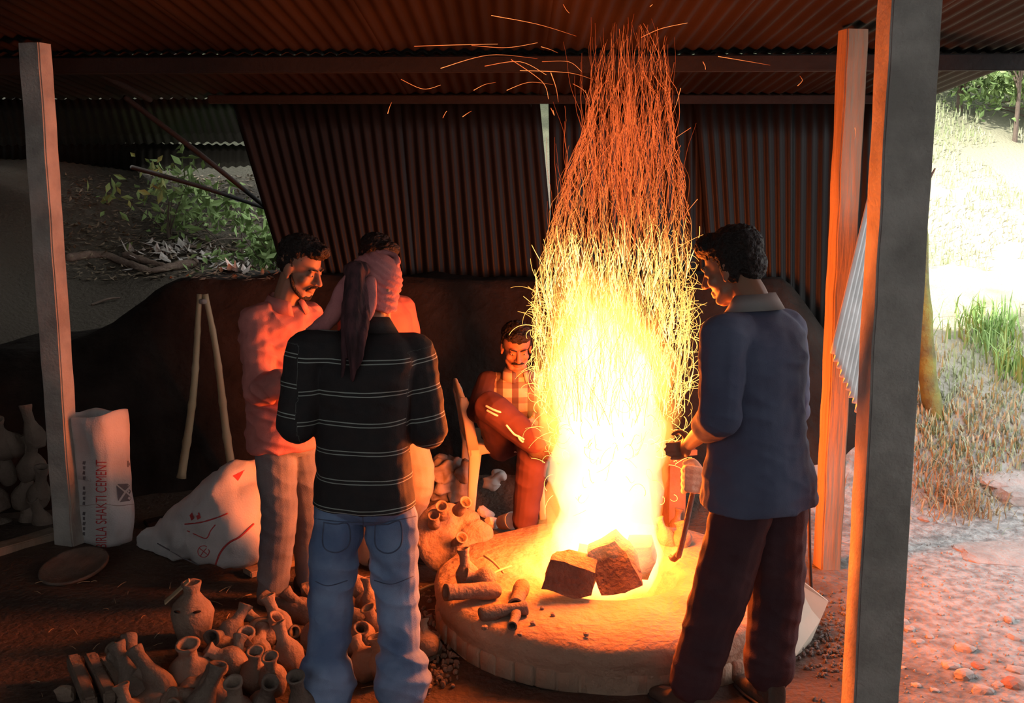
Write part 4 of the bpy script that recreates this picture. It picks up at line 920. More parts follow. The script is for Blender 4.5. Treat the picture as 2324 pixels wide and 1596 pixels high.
# ================================================================ ROUND THE FURNACE
dm = thing('clay_mould', 'big round flattened clay mould with several spouts leaning beside the furnace', 'clay mould', G(1010, 1292))
bm = bmesh.new(); cM = P(1014, 1222, 5.25); nM = V((0.25, -0.8, 0.55)).normalized(); Mq = nM.to_track_quat('Z', 'Y').to_matrix()
ell(bm, cM, (0.165, 0.185, 0.06), Mq, 4); ell(bm, P(1055, 1262, 5.2), (0.1, 0.08, 0.09)); ell(bm, P(1075, 1215, 5.28), (0.1, 0.09, 0.08)); ell(bm, P(1050, 1180, 5.33), (0.09, 0.06, 0.06))
fuse('mould_body', bm, 0.007, 3, M['clay'], dm, lambda co, n: 0.007 * nz(co, 25, 2))
for (x, y, dx) in ((1002, 1160, -0.2), (1048, 1150, 0.25), (1040, 1230, 0.2), (985, 1180, -0.2)):
    bm = bmesh.new(); lathe(bm, [(0.032, -0.05), (0.026, 0.0), (0.024, 0.035), (0.031, 0.05), (0.031, 0.054), (0.023, 0.052), (0.018, 0.02), (0.002, 0.015)], 18, Matrix.Translation(P(x, y, 5.17)) @ (nM + V((dx, 0, 0.25))).to_track_quat('Z', 'Y').to_matrix().to_4x4()); bobj('spout', bm, M['clay'], dm)
def fj(k, base_px, zb, ax, label, sc, cat='clay jug', name='clay_jug'): jug(k, G(base_px[0], base_px[1], zb), ax, label, 'clay pieces on the furnace plinth', sc, name, cat)
fj(0, (1068, 1340), 0.2, (-0.18, 0.05, 1), 'slender clay jug upright on the left rim of the furnace', 0.95)
fj(2, (1120, 1322), 0.25, (-0.9, -0.15, 0.35), 'round clay pot lying behind the slender jug on the furnace', 0.8)
fj(3, (1130, 1340), 0.24, (-0.85, -0.4, 0.12), 'thick clay tube lying on the left of the furnace', 1.1)
fj(3, (1185, 1328), 0.235, (-0.12, -1, -0.02), 'long clay rod pointing at the camera on the furnace rim', 1.0)
fj(3, (1172, 1390), 0.225, (-0.12, -1, -0.03), 'dark end piece in line with the clay rod', 0.6)
fj(3, (1090, 1395), 0.23, (0.9, 0.3, 0.02), 'short clay tube on the left edge of the furnace', 0.9)
for i, (a, b, lb) in enumerate((((1000, 1345), (1060, 1333), 'thin split stick on the floor left of the furnace'), ((955, 1338), (1005, 1325), 'bent twig on the floor by the jeans'), ((1100, 1262), (1142, 1300), 'thin stick standing out of the clay pieces'), ((1090, 1320), (1160, 1285), 'stick laid across the clay pots'))):
    bm = bmesh.new(); q0 = G(*a, 0.03 if i < 2 else 0.27); q1 = G(*b, 0.03 if i < 2 else 0.24); tube(bm, [q0, (q0 + q1) / 2 + V((0, 0, 0.008)), q1], [0.007, 0.006, 0.005], 7, 3); tag(bobj('stick', bm, M['bamboo']), lb, 'stick')
for i, (x, y, sz) in enumerate(((1210, 1415, .014), (1255, 1395, .012), (1100, 1425, .015), (1180, 1440, .012), (1330, 1440, .012), (1230, 1380, .01))): rock('clay_crumb', G(x, y, 0.212), (sz, sz, sz), M['clay'], i, 'crumb of clay on the front of the furnace top', 'crumb', 'clay crumbs', None, 1)
rk = random.Random(8)
bm = bmesh.new()
for i in range(260):
    c_ = G(rk.uniform(930, 1040), rk.uniform(1330, 1560), 0.008); ell(bm, c_, (rk.uniform(.005, .02), rk.uniform(.005, .02), rk.uniform(.004, .012)), EU(i, i, i), 1)
tag(bobj('clay_rubble', bm, M['clay'], None, False), 'loose clay crumbs strewn on the floor left of the furnace', 'rubble', kind='stuff')
# rag heap and scraps by the chair
bm = bmesh.new()
for i in range(14): ell(bm, P(rk.uniform(985, 1060), rk.uniform(1065, 1125), 6.45 + rk.uniform(-.05, .08)), (rk.uniform(.05, .1), rk.uniform(.04, .07), rk.uniform(.03, .06)), EU(i, i * 2, i))
fuse('rag_heap', bm, 0.012, 2, M['rag'], None, lambda co, n: 0.028 * (1 - abs(nz(co, 11, 3)) * 3) + 0.012 * nz(co, 30, 5))
tag(bpy.data.objects['rag_heap'], 'crumpled heap of greyish rags behind the plastic chair', 'rags')
bm = bmesh.new()
for i in range(5): ell(bm, P(1118 + rk.uniform(-14, 14), 1098 + rk.uniform(-18, 25), 6.4), (.04, .03, .03), EU(i, i * 2, i))
o = fuse('plastic_scrap', bm, 0.008, 1, M['paper'], None, lambda co, n: 0.02 * (1 - abs(nz(co, 16, 3)) * 3)); tag(o, 'crumpled white plastic scrap under the chair seat', 'scrap')
bm = bmesh.new(); lathe(bm, [(0.04, 0), (0.05, 0.09), (0.052, 0.095), (0.046, 0.09), (0.036, 0.01)], 20); o = bobj('paper_cup', bm, M['paper']); o.location = P(1138, 1158, 5.95) ; o.location.z = 0.055; o.rotation_euler = (1.2, 0.4, 0.6); tag(o, 'pale cup lying on its side by the chair leg', 'cup')
for i, (x, y, lb) in enumerate(((1102, 1165, 'pale crumpled box by the chair leg'), (1118, 1188, 'torn white scrap before the chair leg'))): rock('paper_scrap', G(x, y, 0.03), (0.06, 0.04, 0.035), M['paper'], 4 + i, lb, 'scrap', None, EU(i, .4, i), 2)
# stump behind the fire
st = thing('wooden_stump', 'squared wooden stump standing behind the right of the fire', 'stump', G(1527, 1200))
o = vpost('stump_block', G(1527, 1200).x, G(1527, 1200).y, 0.44, 0.1, 0.1, M['drum'], 0.3, None); del o['category']; adopt(o, st)
bm = bmesh.new(); q = G(1527, 1200); box(bm, (q.x + 0.02, q.y, 0.455), (0.17, 0.13, 0.03), EU(0, 0, 0.3)); bobj('stump_cap', bm, M['drum'], st, False)
for i, (x, y, k, lb) in enumerate(((1530, 1215, 0, 'small jug beside the foot of the stump'), (1548, 1240, 2, 'round pot at the right rim of the furnace'), (1520, 1240, 0, 'jug tilted against the fire at the right rim'))):
    jug(k, G(x, y, 0.2 if i else 0.0), (0.2 - 0.3 * i, 0.1, 1), lb, 'pots right of the fire', 0.75)
# ================================================================ RIGHT SIDE
bm = bmesh.new(); rp_ = [P(1812, 1112, 4.62), P(1833, 1124, 4.62), P(1836, 1180, 4.62), P(1838, 1270, 4.64), P(1843, 1370, 4.66), G(1849, 1421, 0.02)]
tube(bm, rp_, [0.008] * 6, 8, 4); tag(bobj('iron_rod', bm, M['steel']), 'thin bent iron rod standing behind the man in blue', 'rod')
bm = bmesh.new(); A = [P(1796, 1300, 4.62), P(1880, 1366, 4.60), P(1862, 1408, 4.55), P(1836, 1468, 4.48), G(1806, 1490, 0.004), G(1770, 1470, 0.004), P(1770, 1300, 4.62)]; B = [p + V((0, 0.012, 0.002)) for p in A]
va = [bm.verts.new(p) for p in A]; vb = [bm.verts.new(p) for p in B]; bm.faces.new(va); bm.faces.new(vb[::-1])
for i in range(7): bm.faces.new((va[i], vb[i], vb[(i + 1) % 7], va[(i + 1) % 7]))
tag(bobj('cut_board', bm, M['board'], None, False), 'pale cut board leaning behind the legs of the man in blue', 'board')
o = corrugated('leaning_sheet', P(1974, 440, 5.0), P(2072, 520, 5.35), P(1990, 1045, 5.2), P(1888, 800, 4.85), M['greysheet'], None, pitch=0.05, amp=0.008, rows=14, ragged=0.012)
tag(o, 'daylit grey corrugated sheet hanging aslant behind the thick concrete post', 'metal sheet')
bm = bmesh.new()
for i in range(420):
    c_ = G(rk.gauss(1905, 40), rk.gauss(1450, 50), 0.006); r_ = rk.uniform(.004, .014); ell(bm, c_, (r_, r_ * rk.uniform(.6, 1), r_ * .7), EU(i, i * 2, i), 1)
tag(bobj('gravel', bm, M['gravel'], None, False), 'loose dark gravel between the board and the thick post', 'gravel', kind='stuff')
# left: hanging neighbour sheets, poles
ls = thing('metal_awning', 'dark metal awning sheets of the neighbouring lean-to at the left', 'awning', P(250, 330, 8.3))
corrugated('awning_sheet', P(-700, 224, 7.72), P(552, 222, 7.72), P(590, 322, 9.4), P(-700, 340, 9.4), M['wallsheet'], ls, rows=4)
corrugated('awning_sheet', P(-700, 300, 9.5), P(620, 331, 9.5), P(620, 374, 10.6), P(-700, 440, 10.6), M['wallsheet'], ls, rows=4)
for i, (a, b, ya, yb, r, lb) in enumerate((((-60, 30), (340, 226), 5.5, 7.3, 0.022, 'dark roof pole crossing the head of the left post'), ((285, 222), (600, 468), 7.0, 7.9, 0.018, 'dark pole slanting down over the brush to the wall edge'), ((300, 380), (600, 472), 7.8, 8.3, 0.016, 'thin dark pole below the awning'))):
    bm = bmesh.new(); A, B = P(*a, ya), P(*b, yb); tube(bm, [A, A.lerp(B, 0.5) + V((0, 0, 0.012)), B], [r, r, r * 0.85], 8, 5); tag(bobj('pole', bm, M['beam']), lb, 'pole')

# ================================================================ FIRE
FC = V((0.44, 4.76, 0.0))
fire = thing('fire', 'tall roaring white-yellow fire bursting from the furnace pit', 'fire', (FC.x, FC.y, 0.2))
for z, k, r in ((0.55, 0.30, 0.16), (0.95, 0.40, 0.18), (1.35, 0.30, 0.14)):
    L = bpy.data.lights.new('flame_light', 'POINT'); L.energy = FIRE_POWER * k; L.color = FIRE_COL; L.shadow_soft_size = r
    o = bpy.data.objects.new('flame_light', L); COL.objects.link(o); o.location = (FC.x + 0.02, FC.y, z); adopt(o, fire)
def flame(name, pts, rads, material, amp=0.25, seed=0.0, n=22, sub=7):
    """a licking body of burning gas along a path"""
    ps, rs = catmull(pts, rads, sub); bm = bmesh.new(); R = []
    for i, p in enumerate(ps):
        L = []
        for k in range(n):
            a = 2 * math.pi * k / n; d = V((math.cos(a), math.sin(a), 0))
            w_ = noise.noise(V((d.x * 1.6 + seed, d.y * 1.6 - seed, p.z * 5.0 + seed))) + 0.5 * noise.noise(V((d.x * 4 + seed, d.y * 4, p.z * 11)))
            L.append(bm.verts.new(p + d * rs[i] * (1 + amp * w_)))
        R.append(L)
    for i in range(len(R) - 1):
        for k in range(n): bm.faces.new((R[i][k], R[i][(k + 1) % n], R[i + 1][(k + 1) % n], R[i + 1][k]))
    bm.faces.new(R[0][::-1]); bm.faces.new(R[-1])
    return bobj(name, bm, material, fire)
def fp(px, py, y=0.0): return P(px, py, FC.y + y)
flame('flame_core', [fp(1370, 1330), fp(1372, 1240), fp(1374, 1100), fp(1376, 960), fp(1374, 840), fp(1362, 740), fp(1345, 660), fp(1332, 600)], [0.22, 0.27, 0.265, 0.275, 0.275, 0.20, 0.10, 0.02], M['flame'], 0.22, 1.0, 30)
flame('flame_heart', [fp(1372, 1325), fp(1374, 1240), fp(1376, 1100), fp(1378, 960), fp(1376, 840), fp(1366, 750), fp(1350, 690)], [0.20, 0.24, 0.235, 0.24, 0.21, 0.11, 0.02], M['heart'], 0.25, 5.0, 30)
rt_ = random.Random(4)
for i in range(22):
    x0 = rt_.uniform(1265, 1490); x1 = 1375 + (x0 - 1375) * rt_.uniform(0.8, 1.15); y1 = 570 + 150 * abs(x0 - 1360) / 130 * rt_.uniform(0.4, 1.1) + rt_.uniform(0, 90); dy = rt_.uniform(-0.18, 0.18)
    a, b = fp(x0, y1 + rt_.uniform(200, 320), dy), fp(x1, y1, dy); r = rt_.uniform(0.035, 0.075)
    flame('flame_tongue', [a, a.lerp(b, 0.3) + V((rt_.uniform(-.03, .03), 0, 0)), a.lerp(b, 0.65) + V((rt_.uniform(-.03, .03), 0, 0)), b], [r * 0.7, r, r * 0.55, 0.004], M['flame' if i % 2 else 'flame2'], 0.35, 40.1 + i, 14, 6)
tongues = [(1300, 900, 1290, 590, 0.12, -0.05), (1430, 880, 1440, 610, 0.13, 0.05), (1480, 900, 1500, 680, 0.09, 0.0), (1250, 960, 1232, 760, 0.07, 0.02), (1400, 800, 1395, 575, 0.09, -0.06),
           (1340, 820, 1325, 560, 0.08, 0.08), (1500, 1000, 1530, 800, 0.06, 0.03), (1240, 1020, 1212, 860, 0.06, -0.05)]
for i, (x0, y0, x1, y1, r, dy) in enumerate(tongues):
    a, b = fp(x0, y0, dy), fp(x1, y1, dy)
    flame('flame_tongue', [a, a.lerp(b, 0.3) + V((0.02, 0, 0)), a.lerp(b, 0.65) - V((0.02, 0, 0)), b], [r * 0.7, r, r * 0.6, 0.006], M['flame2'], 0.3, 3.1 + i)
low = [((1215, 1320), (1190, 1290), (1170, 1250), 0.075, -0.06), ((1235, 1315), (1222, 1260), (1235, 1190), 0.085, 0.02), ((1260, 1300), (1250, 1230), (1238, 1130), 0.08, 0.05),
       ((1330, 1310), (1320, 1280), (1318, 1240), 0.03, -0.20), ((1358, 1350), (1352, 1335), (1348, 1305), 0.02, -0.245), ((1500, 1290), (1520, 1255), (1512, 1190), 0.06, 0.08), ((1530, 1270), (1545, 1245), (1535, 1215), 0.04, 0.1)]
for i, (a, b, c, r, dy) in enumerate(low):
    flame('flame_lick', [fp(*a, dy), fp(*b, dy), fp(*c, dy)], [r * 0.8, r, 0.006], M['flame'], 0.3, 20.0 + i, 16)
# sparks: glowing threads streaming up round the flame
PROF = [(0.28, 0.31), (0.6, 0.29), (0.9, 0.31), (1.1, 0.36), (1.3, 0.35), (1.5, 0.345), (1.65, 0.32), (1.8, 0.285), (1.95, 0.25), (2.1, 0.20), (2.25, 0.17), (2.4, 0.15), (2.6, 0.11)]
def prof(z):
    for (z0, r0), (z1, r1) in zip(PROF, PROF[1:]):
        if z <= z1: return r0 + (r1 - r0) * max(0, (z - z0)) / (z1 - z0)
    return 0.1
def axis(z): return V((FC.x + 0.07 * sstep(1.4, 2.4, z), FC.y, z))
sv, sf, shc = [], [], []
def thread(pts, r, heat):
    """three-sided thin tube; heat = colour at start and end"""
    i0 = len(sv); n = len(pts)
    for i, p in enumerate(pts):
        t = (pts[min(i + 1, n - 1)] - pts[max(i - 1, 0)]).normalized(); a = t.orthogonal().normalized(); b = t.cross(a); k = i / (n - 1)
        rr = r * (1 - 0.5 * k)
        h = [heat[0][q] + (heat[1][q] - heat[0][q]) * k for q in range(3)]
        for j in range(3):
            th = 2.094 * j; sv.append(p + (a * math.cos(th) + b * math.sin(th)) * rr); shc.append(h)
    for i in range(n - 1):
        for j in range(3): sf.append((i0 + 3 * i + j, i0 + 3 * i + (j + 1) % 3, i0 + 3 * i + 3 + (j + 1) % 3, i0 + 3 * i + 3 + j))
    sf.append((i0, i0 + 2, i0 + 1)); e = i0 + 3 * (n - 1); sf.append((e, e + 1, e + 2))
rnd = random.Random(11)
ORG = (1.15, 0.18, 0.04); DIM = (0.5, 0.06, 0.013); YEL = (3.2, 1.5, 0.30); WHT = (4.0, 2.0, 0.7)
def heat_at(z, k=1.0):
    t = sstep(1.9, 1.25, z); a = [ORG[i] + (YEL[i] - ORG[i]) * t for i in range(3)]
    return [x * k for x in a]
for i in range(1500):
    u = rnd.random()
    z = 0.95 + 1.5 * u ** 1.25
    if z > 1.95 and rnd.random() < 0.45: continue
    R0 = prof(z); a = rnd.uniform(0, 2 * math.pi); rr = R0 * math.sqrt(rnd.random()) if rnd.random() < 0.6 else R0 * rnd.uniform(0.8, 1.06)
    p = axis(z) + V((math.cos(a) * rr, math.sin(a) * rr, 0)); pts = [p.copy()]
    L = rnd.uniform(0.12, 0.5) * (1.25 if z > 1.7 else 0.8); n = 12; o = rnd.uniform(0, 50); wob = rnd.uniform(0.12, 0.6)
    for j in range(n):
        q = pts[-1]
        d = V((nz(q, 4.5, o) * wob * 2 + nz(q, 14, o) * wob, nz(q, 4.5, o + 9) * wob * 2, 1.0))
        ax = axis(q.z); off = V((q.x - ax.x, q.y - ax.y, 0))
        if off.length > prof(q.z): d -= off * 2.2
        else: d += off * 0.35
        pts.append(q + d.normalized() * L / n)
    if pts[-1].z > 2.62: continue
    k = rnd.choice((0.35, 0.55, 0.8, 1.0, 1.5))
    thread(pts, rnd.uniform(0.0008, 0.0017), (heat_at(z, k), heat_at(pts[-1].z, k * 0.8)))
for i in range(700):                                   # bright short threads over the head of the flame
    z = rnd.uniform(0.95, 1.65); R0 = prof(z); a = rnd.uniform(0, 6.28); rr = R0 * rnd.uniform(0.5, 0.98); q = axis(z) + V((math.cos(a) * rr, math.sin(a) * rr, 0)); pts = [q]; o = rnd.uniform(0, 99); L = rnd.uniform(0.05, 0.2)
    for j in range(8):
        q = pts[-1]; d = V((nz(q, 6, o) * 0.9, nz(q, 6, o + 5) * 0.9, 1)); pts.append(q + d.normalized() * L / 8)
    thread(pts, rnd.uniform(0.0012, 0.0024), (WHT, YEL))
for i in range(520):                                   # curling sparks round the rim of the flame
    z = rnd.choice((rnd.uniform(0.55, 1.75), rnd.uniform(0.75, 1.2), rnd.uniform(1.25, 1.5))); a = rnd.uniform(0, 2 * math.pi); R0 = prof(z) * rnd.uniform(0.82, 1.02)
    p = axis(z) + V((math.cos(a) * R0, math.sin(a) * R0, 0)); rad = V((math.cos(a), math.sin(a), 0)); dirn = (rad * rnd.uniform(0.5, 1.2) + V((0, 0, rnd.uniform(-0.5, 1.0)))).normalized()
    ax_ = rad.cross(V((0, 0, 1))); cv = rnd.uniform(-0.55, 0.55); pts = [p]; st = rnd.uniform(0.006, 0.016)
    for j in range(9):
        dirn = (Matrix.Rotation(cv, 3, ax_) @ dirn); dirn = (dirn + V((nz(p, 20, i), nz(p, 20, i + 4), 0)) * 0.3).normalized(); pts.append(pts[-1] + dirn * st)
    k = rnd.uniform(0.7, 1.3); h = heat_at(min(z, 1.5), k); thread(pts, rnd.uniform(0.0009, 0.0019), (h, [x * 0.9 for x in h]))
for i in range(170):                                   # long streamers rising to the roof
    z = rnd.uniform(1.6, 2.2); a = rnd.uniform(0, 6.28); rr = prof(z) * rnd.uniform(0, 1.0); p = axis(z) + V((math.cos(a) * rr, math.sin(a) * rr, 0)); pts = [p]; o = rnd.uniform(0, 99); L = rnd.uniform(0.25, 0.6)
    for j in range(14):
        q = pts[-1]; d = V((nz(q, 3, o) * 0.5 + nz(q, 11, o) * 0.35, nz(q, 3, o + 5) * 0.4, 1)); pts.append(q + d.normalized() * L / 14)
        if pts[-1].z > 2.6: break
    if len(pts) > 4: thread(pts, rnd.uniform(0.0007, 0.0012), (ORG, DIM))
arcs = [((1000, 155), (1110, 125), (1220, 133)), ((1070, 103), (1150, 108), (1220, 97)), ((1115, 35), (1220, 55), (1308, 82)), ((940, 105), (1030, 102), (1130, 100)), ((1075, 205), (1100, 192), (1125, 187)),
        ((910, 180), (960, 202), (1000, 193)), ((1150, 205), (1200, 187), (1255, 192)), ((1160, 135), (1230, 185), (1245, 225)), ((1180, 160), (1290, 165), (1350, 182)), ((1230, 140), (1290, 140), (1320, 162)),
        ((1475, 15), (1490, 3), (1505, -8)), ((1455, 85), (1500, 65), (1560, 52)), ((1630, 128), (1690, 138), (1748, 148)), ((1595, 140), (1600, 150), (1601, 158)), ((1228, 106), (1248, 112), (1266, 120)), ((1278, 10), (1285, 22), (1292, 30)),
        ((1810, 195), (1821, 183), (1815, 172)), ((1100, 150), (1180, 140), (1240, 170)), ((1250, 165), (1262, 200), (1267, 232)), ((1300, 190), (1325, 205), (1338, 228)), ((1545, 200), (1530, 250), (1510, 280)), ((1568, 290), (1545, 305), (1535, 312)),
        ((1583, 452), (1560, 480), (1545, 500)), ((1545, 330), (1520, 370), (1500, 400)), ((880, 258), (884, 244), (889, 232)), ((1005, 268), (1010, 258), (1014, 252)), ((1050, 265), (1060, 258), (1070, 252)), ((1250, 245), (1258, 262), (1255, 250)), ((1940, 290), (1942, 305), (1938, 318))]
for i, A in enumerate(arcs):
    Yq = FC.y + rnd.uniform(-0.25, 0.3); ps, _ = catmull([P(x, y, Yq) for x, y in A], [1] * 3, 7)
    thread(ps, rnd.uniform(0.0011, 0.0018), (ORG, (2.0, 0.55, 0.15)) if i % 2 else ((2.0, 0.5, 0.13), DIM))
so = mesh('sparks', sv, sf, M['spark'], None)
ca = so.data.attributes.new('spark_glow', 'FLOAT_VECTOR', 'POINT')
ca.data.foreach_set('vector', [q for h in shc for q in h])
tag(so, 'stream of glowing orange sparks swirling up from the fire to the roof', 'sparks', kind='stuff')

# ================================================================ OUTSIDE
def ground_z(x, y): return max(hill_h(x, y), bank_h(x, y) if (-5.1 < x < 3.1 and 6 < y < 8.7) else -9)
def onto(px, py, far=30.0):
    r = ray(px, py); t = 3.0
    while t < far:
        p = CAM + r * t
        if p.z <= ground_z(p.x, p.y): return p
        t += 0.04
    return CAM + r * far
ro = random.Random(21)
# sheet walls out of view, added to keep side daylight off the interior
wl = tag(empty('wall_left_blocker', (-4.95, 3, 0)), 'unseen dark sheet wall added on the left to block daylight', kind='structure')
for i in range(10): corrugated('wall_sheet', (-4.95, -2.6 + i * 1.1, -0.02), (-4.95, -1.45 + i * 1.1, -0.02), (-4.95, -1.45 + i * 1.1, 2.9), (-4.95, -2.6 + i * 1.1, 2.9), M['wallsheet'], wl, rows=2, seg=4)
wr_ = tag(empty('wall_right_blocker', (2.76, 0, 0)), 'unseen dark sheet wall added at the near right to block daylight', kind='structure')
for i in range(5): corrugated('wall_sheet', (2.76, -2.6 + i * 1.2, -0.02), (2.76, -1.35 + i * 1.2, -0.02), (2.76, -1.35 + i * 1.2, 2.9), (2.76, -2.6 + i * 1.2, 2.9), M['wallsheet'], wr_, rows=2, seg=4)
# branches and stump on the bank
def branch(name, px_pts, r, label, cat='branch', material=None, lift=0.03, Y=None):
    pts = [onto(x, y) + V((0, 0, lift)) if Y is None else P(x, y, Y) for x, y in px_pts]; bm = bmesh.new(); n = len(pts)
    tube(bm, pts, [r * (1 - 0.45 * i / (n - 1)) for i in range(n)], 9, 5)
    for v in bm.verts: v.co += V((nz(v.co, 14, 1), nz(v.co, 14, 3), nz(v.co, 14, 5))) * r * 0.5
    return tag(bobj(name, bm, material or M['log']), label, cat)
branch('fallen_branch', [(160, 592), (235, 588), (290, 606), (350, 622), (445, 604)], 0.04, 'thick fallen branch lying along the top of the left bank')
branch('fallen_branch', [(440, 606), (390, 614), (345, 622)], 0.045, 'stub end of the thick fallen branch')
branch('fallen_branch', [(285, 588), (330, 600), (375, 612)], 0.03, 'shorter branch behind the thick fallen branch')
branch('dry_stick', [(420, 568), (470, 570), (530, 576), (590, 577)], 0.014, 'thin pale stick lying before the stump')
branch('dry_stick', [(450, 548), (500, 570), (560, 580)], 0.01, 'thin pale stick crossing behind the other')
branch('dry_stick', [(210, 700), (240, 690), (270, 684)], 0.012, 'short stick on the slope of the left bank')
b_ = onto(603, 596); bm = bmesh.new(); tube(bm, [V((b_.x, b_.y, b_.z - 0.1)), P(603, 560, b_.y), P(607, 502, b_.y)], [0.04, 0.037, 0.035], 12, 4)
for v in bm.verts: v.co += V((nz(v.co, 20, 1), nz(v.co, 20, 3), 0)) * 0.008
tag(bobj('tree_stump', bm, M['wood']), 'short broken tree stump at the edge of the sheet wall', 'stump')
def leaves(name, pts, size, material, parent, seed=1, flat=0.0):
    """a mass of small folded leaves"""
    r_ = random.Random(seed); vv, ff = [], []
    for c in pts:
        L = size * r_.uniform(0.6, 1.4); d = V((r_.gauss(0, 1), r_.gauss(0, 1), r_.gauss(0, 1) * (1 - flat))).normalized(); e = d.orthogonal().normalized(); e = (Matrix.Rotation(r_.uniform(0, 6.28), 3, d) @ e)
        if flat: e = d.cross(V((0, 0, 1))).normalized()
        up = d.cross(e); i = len(vv); vv += [c - d * L, c + e * L * 0.42 + up * L * 0.12, c + d * L, c - e * L * 0.42 + up * L * 0.12]; ff += [(i, i + 1, i + 2), (i, i + 2, i + 3)]
    return mesh(name, vv, ff, material, parent, False)
def cloud(c, r, n, seed):
    r_ = random.Random(seed); out = []; cl = [V(c) + V((r_.gauss(0, .45) * r[0], r_.gauss(0, .45) * r[1], r_.gauss(0, .45) * r[2])) for _ in range(16)]
    for i in range(n):
        q = r_.choice(cl); out.append(q + V((r_.gauss(0, .22) * r[0], r_.gauss(0, .22) * r[1], r_.gauss(0, .22) * r[2])))
    return out
def tree(base, h, crown, n, size, lm, label, seed, name='tree', group=None, trunk_r=0.1, limbs=6, wood='wood'):
    b = V((base[0], base[1], hill_h(base[0], base[1]) - 0.1)); t = thing(name, label, 'tree' if name == 'tree' else 'shrub', b, group); r_ = random.Random(seed); c = b + V((0, 0, h)); bm = bmesh.new()
    tube(bm, [b, b + V((0.05 * h * r_.uniform(-1, 1), 0, h * 0.5)), c], [trunk_r, trunk_r * 0.7, trunk_r * 0.3], 8, 3)
    for i in range(limbs):
        s_ = b.lerp(c, r_.uniform(0.35, 0.9)); e = c + V((r_.uniform(-1, 1) * crown[0], r_.uniform(-1, 1) * crown[1], r_.uniform(-0.5, 0.9) * crown[2])); tube(bm, [s_, s_.lerp(e, 0.5) + V((0, 0, 0.1 * h * r_.uniform(-0.5, 1))), e], [trunk_r * 0.4, trunk_r * 0.25, trunk_r * 0.08], 6, 3)
    bobj('trunk', bm, M[wood], t)
    if n: leaves('foliage', cloud(c, crown, n, seed), size, M[lm], t, seed)
    return t
tree((-5.6, 9.5), 4.2, (2.2, 1.8, 1.4), 3200, 0.16, 'leafD', 'unseen dark leafy tree added to shade the slope left of the shed', 1, trunk_r=0.14)  # the dark-leaved trees at the left are added to shade the hill
tree((-3.6, 11.8), 4.6, (2.3, 1.8, 1.5), 3200, 0.16, 'leafD', 'broad dark tree added behind the left awning to shade the slope', 2, trunk_r=0.14)
tree((-8.2, 6.2), 4.6, (2.2, 2.4, 1.6), 3200, 0.18, 'leafD', 'unseen dark tree added for shade beyond the left side of the shed', 3, trunk_r=0.14)
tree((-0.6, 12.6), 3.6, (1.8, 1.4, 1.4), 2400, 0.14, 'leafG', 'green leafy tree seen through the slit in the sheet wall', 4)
tree((-7.6, 11.5), 5.0, (2.4, 2.2, 1.8), 2600, 0.18, 'leafD', 'unseen tall dark tree added to shade the upper left slope', 5, trunk_r=0.15)
tree((-6.8, 8.0), 4.0, (2.0, 1.8, 1.3), 3600, 0.17, 'leafD', 'unseen dense dark tree added between two others to shade the left slope', 11, trunk_r=0.12)  # extra crown added to shut out sun patches on the left hill
tree((6.6, 15.5), 3.4, (2.0, 1.2, 1.6), 900, 0.09, 'leafG', 'sparse leafy tree at the top right of the slope', 6, trunk_r=0.07, limbs=14)
tree((4.85, 12.2), 0.7, (0.7, 0.5, 0.5), 2600, 0.045, 'leafD', 'dark bush at the top of the slope under the eave', 7, 'shrub', trunk_r=0.04, limbs=8)
tree((5.5, 11.9), 0.5, (0.6, 0.4, 0.35), 2200, 0.04, 'leafG', 'pale green bush on the upper right slope', 8, 'shrub', trunk_r=0.03, limbs=8)
tree((5.75, 12.9), 1.5, (0.8, 0.5, 0.8), 160, 0.06, 'leafG', 'bare branching sapling at the upper right edge', 9, trunk_r=0.05, limbs=16)
tree((5.2, 11.6), 1.2, (0.5, 0.4, 0.6), 90, 0.06, 'leafG', 'thin whip-like sapling beside the eave corner', 10, trunk_r=0.03, limbs=12)
for i, (x, y, c) in enumerate(((-2.2, 9.0, (0.55, 0.4, 0.35)), (-2.9, 9.4, (0.5, 0.4, 0.35)), (-1.9, 8.7, (0.3, 0.25, 0.25)))):
    tree((x, y), 0.45, c, 420, 0.05, 'leafG', ['leafy green shrub at the wall edge on the left slope', 'leafy shrub under the awning on the left slope', 'small shrub beside the broken stump'][i], 30 + i, 'shrub', trunk_r=0.02, limbs=5)
# mossy trunk right of the thick post
b_ = onto(2122, 940); t = thing('tree', 'mossy leaning tree trunk just right of the thick post', 'tree', b_)
bm = bmesh.new(); tube(bm, [b_ + V((0.03, 0, -0.15)), P(2112, 900, b_.y), P(2100, 780, b_.y), P(2092, 640, b_.y), P(2085, 500, b_.y), P(2070, 330, b_.y), P(2040, 100, b_.y)], [0.085, 0.062, 0.055, 0.052, 0.05, 0.045, 0.035], 12, 4)
for v in bm.verts: v.co += V((nz(v.co, 12, 1), nz(v.co, 12, 3), 0)) * 0.014
bobj('trunk', bm, M['moss'], t)
bm = bmesh.new(); tube(bm, [P(2090, 440, b_.y), P(2110, 405, b_.y), P(2122, 383, b_.y)], [0.012, 0.009, 0.005], 6, 3); bobj('twig', bm, M['wood'], t)
leaves('foliage', cloud(P(2040, 60, b_.y) + V((0, 0, 1.2)), (0.9, 0.9, 0.5), 900, 77), 0.09, M['leafG'], t, 77)
